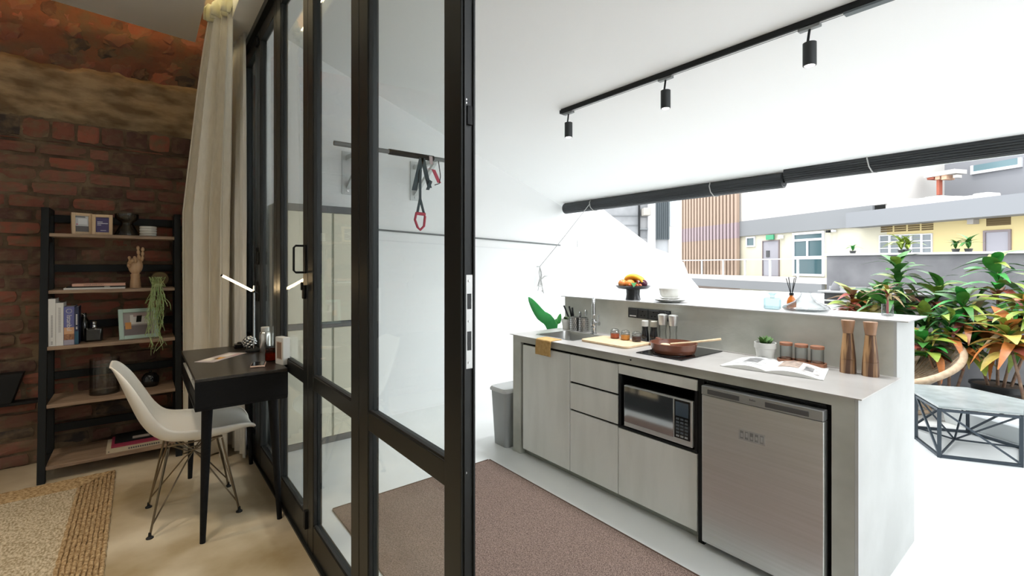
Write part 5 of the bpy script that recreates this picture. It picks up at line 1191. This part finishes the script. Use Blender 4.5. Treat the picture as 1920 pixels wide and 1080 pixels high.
# ------------------------------------------------------------------ city beyond the parapet
struct('floor_city', MB().box(7.7, 90, -60, 80, -9.1, -9), mat('street_grey', (.22, .22, .22), .9), 'pale street level far below the terrace', 'ground', smooth=0)
rh, fh = Vector((cs, -sn, 0)), Vector((sn, cs, 0))
O = rh*14.9+fh*27.0; e_ = rh*.2425-fh*.970; rz_ = math.atan2(e_.y, e_.x)
BM = Matrix.Translation(O) @ Matrix.Rotation(rz_, 4, 'Z'); BI = BM.inverted()
def bl(px, py, off=0.0):
    c0 = BI @ Vector((0, 0, HC)); d = BI.to_3x3() @ ray(px, py); t = (off-c0.y)/d.y; p = c0+d*t; return p.x, p.z
M_CRW = mat('cream_facade', (.46, .435, .34), .85, col2=(.435, .41, .32), scale=.6); M_WHF = mat('white_facade', (.52, .50, .47), .85); M_BAND = mat('grey_facade_band', (.165, .172, .178), .8)
M_TEAL = mat('teal_window_glass', (.035, .075, .085), .15); M_GREY = mat('grey_door', (.24, .235, .26), .6); M_SLAT = mat('facade_timber', (.30, .22, .165), .7); M_SLATD = mat('facade_timber_band', (.26, .20, .21), .7)
fbld = thing('far_building', 'cream building with grey bands and timber slat screen across the terrace', 'building', (O.x, O.y, -9), rz_)
MW[fbld.name] = BM
def bbox(nm, x0, x1, z0, z1, y0, y1, m, par=None, **k):
    mb = MB().box(x0, x1, y0, y1, z0, z1); mb.v = [Vector((p.x, p.y, p.z+9)) for p in mb.v]
    return part(nm, mb, m, par or fbld, local=True, **k)
def brect(nm, a, b, off, th, m, par=None, **k):      # rectangle from two facade pixels at a depth
    x0, z0 = bl(*a, off); x1, z1 = bl(*b, off); return bbox(nm, min(x0, x1), max(x0, x1), min(z0, z1), max(z0, z1), off-th, off, m, par, **k)
xs0 = bl(1392, 480)[0]; xstep = bl(1622, 420)[0]; xr = bl(2150, 450)[0]
zbase = bl(1446, 518)[1]; zb0 = bl(1395, 443)[1]; zb1 = bl(1395, 415)[1]
bbox('wall', xs0-.2, xr, -9, zb0+.1, 0, 5, M_CRW)
bbox('yellow_wall', xstep+1.0, xr, -9, zb0+.1, -.02, .0, mat('yellow_facade', (.47, .385, .19), .85))
bbox('upper_wall', bl(1276, 440)[0], bl(1660, 360)[0], zb1, zb1+7, .0, 5, M_WHF)
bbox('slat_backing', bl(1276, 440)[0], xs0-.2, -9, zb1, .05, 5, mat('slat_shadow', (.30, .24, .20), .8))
bbox('band', bl(1276, 440)[0], bl(1640, 410)[0], zb0, zb1, -.12, .0, M_BAND)
bbox('canopy_band', bl(1615, 410)[0], xr, bl(1800, 410, -.9)[1], bl(1800, 375, -.9)[1], -.9, 3.0, mat('grey_canopy', (.17, .178, .188), .8))
bbox('base_band', bl(1290, 530)[0], bl(1562, 530)[0], bl(1420, 543, -.6)[1], bl(1420, 527, -.6)[1], -.7, -.5, M_BAND)
bbox('walkway_slab', bl(1276, 530)[0], xr, bl(1420, 527, -.6)[1], zbase, -.7, .0, M_WHF)
x0, x1 = bl(1279, 440)[0], bl(1393, 440)[0]; N = 19
for k in range(N):
    xa = x0+(x1-x0)*k/N; w = (x1-x0)/N*.55
    sl_ = bbox('slat', xa, xa+w, zbase, zb1+6, -.34, -.13, M_SLAT, smooth=0)
    bbox('slat_band', xa-.005, xa+w+.005, zb0-.1, zb1-.05, -.345, -.125, M_SLATD, sl_, smooth=0)
def bwin(nm, a, b, m=M_TEAL, fw=.05, off=-.02, mull=(), trans=(), fm=None):
    x0, z1 = bl(*a, 0); x1, z0 = bl(*b, 0); fm = fm or mat('window_white', (.50, .505, .52), .5)
    f = bbox(nm, x0, x1, z0, z1, -.03, .02, m, smooth=0)
    for (p, q, r, s_) in ((x0-fw, x0, z0-fw, z1+fw), (x1, x1+fw, z0-fw, z1+fw), (x0, x1, z0-fw, z0), (x0, x1, z1, z1+fw)): bbox('frame', p, q, r, s_, -.08, .02, fm, f, smooth=0)
    for u in mull: xx = x0+(x1-x0)*u; bbox('mullion', xx-fw*.4, xx+fw*.4, z0, z1, -.07, -.03, fm, f, smooth=0)
    for u in trans: zz = z0+(z1-z0)*u; bbox('transom', x0, x1, zz-fw*.5, zz+fw*.5, -.07, -.03, fm, f, smooth=0)
    return f
bwin('window', (1402, 447), (1415, 460), fw=.08)
bwin('door', (1432, 453), (1461, 518), M_GREY, .05, fm=mat('door_frame_brown', (.16, .13, .13), .6))
dd = brect('door_vision_panel', (1437, 470), (1443, 482), -.035, .03, M_BLACKG); brect('door_kick', (1433, 490), (1444, 518), -.035, .02, mat('kick_grey', (.25, .25, .28), .5))
bwin('window', (1491, 441), (1543, 514), mull=(), trans=(.86, .42), fw=.12); brect('mullion', (1513, 452), (1516, 484), -.04, .05, MATS['window_white'])
ex = brect('exit_sign', (1438, 441), (1452, 449), -.1, .08, mat('exit_green', (.02, .22, .10), .4)); xx, zz = bl(1445, 445, -.19)
text('EXIT', .22, mat('exit_white', (.85, .9, .85), .4), ex, BM @ Vector((xx, -.19, zz)), e_, (0, 0, 1), .01)
brect('sign_box', (1461, 441), (1469, 447), -.1, .1, MATS['window_white']); brect('lamp', (1554, 432), (1559, 436), -.1, .2, M_BLACK); brect('lamp', (1564, 431), (1568, 435), -.1, .2, MATS['window_white'])
# right hand windows and vents
for i in range(4):
    a = 1652+i*25.5
    for j in range(4): brect('vent_slot', (a, 421-i*1.2+j*4), (a+22, 422.4-i*1.2+j*4), -.01, .02, mat('vent_dark', (.09, .06, .02), .8), smooth=0)
for j in range(4): brect('vent_slot', (1850, 407+j*4.2), (1896, 408.6+j*4.2), -.01, .02, MATS['vent_dark'], smooth=0)
for i in range(5):
    a = 1652+i*20; bwin('window', (a, 443-i*.7), (a+16, 478), mat('louvre_glass', (.16, .18, .19), .2), .04, trans=(.35, .7))
bwin('door', (1850, 436), (1893, 480), M_GREY, .07, fm=MATS['door_frame_brown'])
brect('fan_unit', (1824, 412), (1836, 420), -.02, .3, mat('unit_grey', (.3, .28, .25), .6))
# glass railing on the walkway
zr = bl(1446, 486, -.6)[1]
bbox('handrail', bl(1276, 486, -.6)[0], bl(1560, 486, -.6)[0], zr-.03, zr+.03, -.63, -.57, MATS['window_white'])
for px in (1316, 1356, 1397, 1444, 1496): xx = bl(px, 500, -.6)[0]; bbox('railing_post', xx-.06, xx+.06, zbase, zr, -.63, -.57, mat('post_grey', (.45, .46, .46), .5), smooth=0)
# roof terrace of the far building
rt = bl(1800, 375, -.9)[1]
def bl4(px, py): return bl(px, py, 3.5)
bbox('roof_wall', bl4(1663, 340)[0], bl4(2100, 340)[0], rt-.5, bl4(1800, 240)[1], 3.5, 4.2, mat('roof_wall_grey', (.20, .205, .22), .85))
x0, z0 = bl4(1828, 322); x1, z1 = bl4(1912, 296); f = bbox('window', x0, x1, z0, z1, 3.42, 3.5, mat('blue_window', (.10, .17, .19), .2)); bbox('frame', x0-.1, x1+.1, z0-.12, z0, 3.38, 3.5, MATS['window_white'], f); bbox('frame', x0-.1, x0, z0, z1, 3.38, 3.5, MATS['window_white'], f); bbox('frame', x1, x1+.1, z0, z1, 3.38, 3.5, MATS['window_white'], f)
M_RUST = mat('rust_red', (.36, .10, .06), .7)
def bl2(px, py): return bl(px, py, 2.0)
x0, z0 = bl2(1759, 366); x1, z1 = bl2(1764, 336); bbox('pipe_post', x0, x1, z0, z1, 1.9, 2.1, M_RUST)
for a, b in ((1744, 1757), (1759, 1768), (1771, 1781)):
    x0, z0 = bl2(a, 338); x1, z1 = bl2(b, 327); bbox('duct_box', x0, x1, z0, z1, 1.8, 2.3, M_RUST if a == 1744 else mat('duct_tan', (.60, .38, .26), .7), bevel=.02)
x0, z0 = bl2(1742, 327); x1, z1 = bl2(1800, 325); bbox('duct_lid', x0, x1, z0, z1, 1.7, 2.4, M_WHF)
x0, z0 = bl2(1790, 334); x1, z1 = bl2(1797, 327); bbox('small_box', x0, x1, z0, z1, 1.9, 2.2, M_WHF)
rq = random.Random(8); k = 0
for a, b, h in ((1665, 1690, 378), (1688, 1712, 372), (1712, 1738, 371), (1736, 1768, 366), (1768, 1800, 367), (1798, 1830, 366), (1826, 1856, 360)):
    x0, z0 = bl(a, 388, .3); x1, z1 = bl(b, h, .3); bbox('roof_slab_piece', x0, x1, rt-.05, max(z1, rt+.15), .1+.1*rq.random(), .9, M_WHF, bevel=.05)
# neighbouring old building at the left
Q = rh*7.6+fh*24.0; rq_ = math.atan2(rh.y, rh.x)
BM2 = Matrix.Translation(Q) @ Matrix.Rotation(rq_, 4, 'Z')
ob = thing('old_building', 'old grey building with dark cladding seen above the sloping wall', 'building', (Q.x, Q.y, -9), rq_); MW[ob.name] = BM2
def ol(px, py): return (px-960)/F*24-7.6, HC+(H0-py)/F*24
def orect(nm, a, b, y0, y1, m, par=None, **k):
    x0, z1 = ol(*a); x1, z0 = ol(*b); mb = MB().box(x0, x1, y0, y1, z0+9, z1+9); return part(nm, mb, m, par or ob, local=True, **k)
orect('wall', (1120, 330), (1214, 800), 0, 4, mat('old_render', (.26, .265, .27), .9, col2=(.18, .185, .19), scale=.9))
orect('pillar', (1213, 330), (1227, 800), -.2, 4, mat('pillar_grey', (.40, .40, .41), .8)); orect('cladding', (1227, 330), (1254, 449), -.1, 4, mat('dark_cladding', (.075, .095, .105), .6, col2=(.05, .065, .075), scale=2, stretch=(8, 1, .2)))
for k in range(7): orect('cladding_rib', (1228+k*3.7, 330), (1229.2+k*3.7, 448), -.16, -.1, mat('rib_dark', (.05, .06, .065), .6))
orect('lower_wall', (1227, 449), (1254, 800), .1, 4, mat('lower_grey', (.32, .33, .34), .8)); orect('side_wall', (1254, 330), (1278, 800), .0, 4, M_WHF)
w = orect('window', (1256, 370), (1274, 424), -.04, .02, mat('pale_window', (.42, .50, .55), .2)); orect('frame', (1263.5, 370), (1265, 424), -.08, -.04, MATS['window_white'], w)
w = orect('window', (1200, 408), (1213, 429), -.04, .02, mat('old_window', (.22, .22, .22), .4)); orect('sill', (1198, 429), (1214, 431), -.2, .02, M_DKGREY, w)
w = orect('window', (1203, 447), (1213, 466), -.04, .02, MATS['old_window'])
orect('drain_pipe', (1196, 330), (1198.5, 446), -.2, -.05, M_BLACK); orect('air_conditioner', (1201, 392), (1214, 406), -.6, -.05, MATS['unit_grey'], bevel=.03)
orect('cable', (1130, 404), (1196, 405), -.06, 0, M_DKGREY); orect('cable', (1130, 422), (1196, 422.8), -.06, 0, M_DKGREY)
# plants on the coping of the grey parapet
for (px, py, sc, l, kd) in ((1599, 478, .16, 'small spiky green plant at the left end of the grey coping', 'bright'), (1690, 476, .32, 'feathery lime plant before the louvred windows', 'lime'), (1702, 476, .26, 'bushy lime plant beside the feathery one on the coping', 'lime'), (1792, 474, .18, 'small spiky plant on the coping left of the taller one', 'green'), (1816, 474, .26, 'taller spiky green plant on the coping near the grey door', 'green')):
    q = onX(px, py, 7.5); t = thing('coping_plant', l, 'plant', (7.5, q.y, 1.575))
    part('pot', MB().lathe([(.03, 0), (.04, .04), (.035, .04)], n=12), M_POT, t, local=True)
    rq = random.Random(px)
    for k in range(14): inst('leaf', LEAF[kd][1], t, (0, 0, .04+.02*sc*k/4), (rq.uniform(.5, 1.45), 0, k*2.4), (sc*.8, sc*rq.uniform(.5, .8), sc*.7))
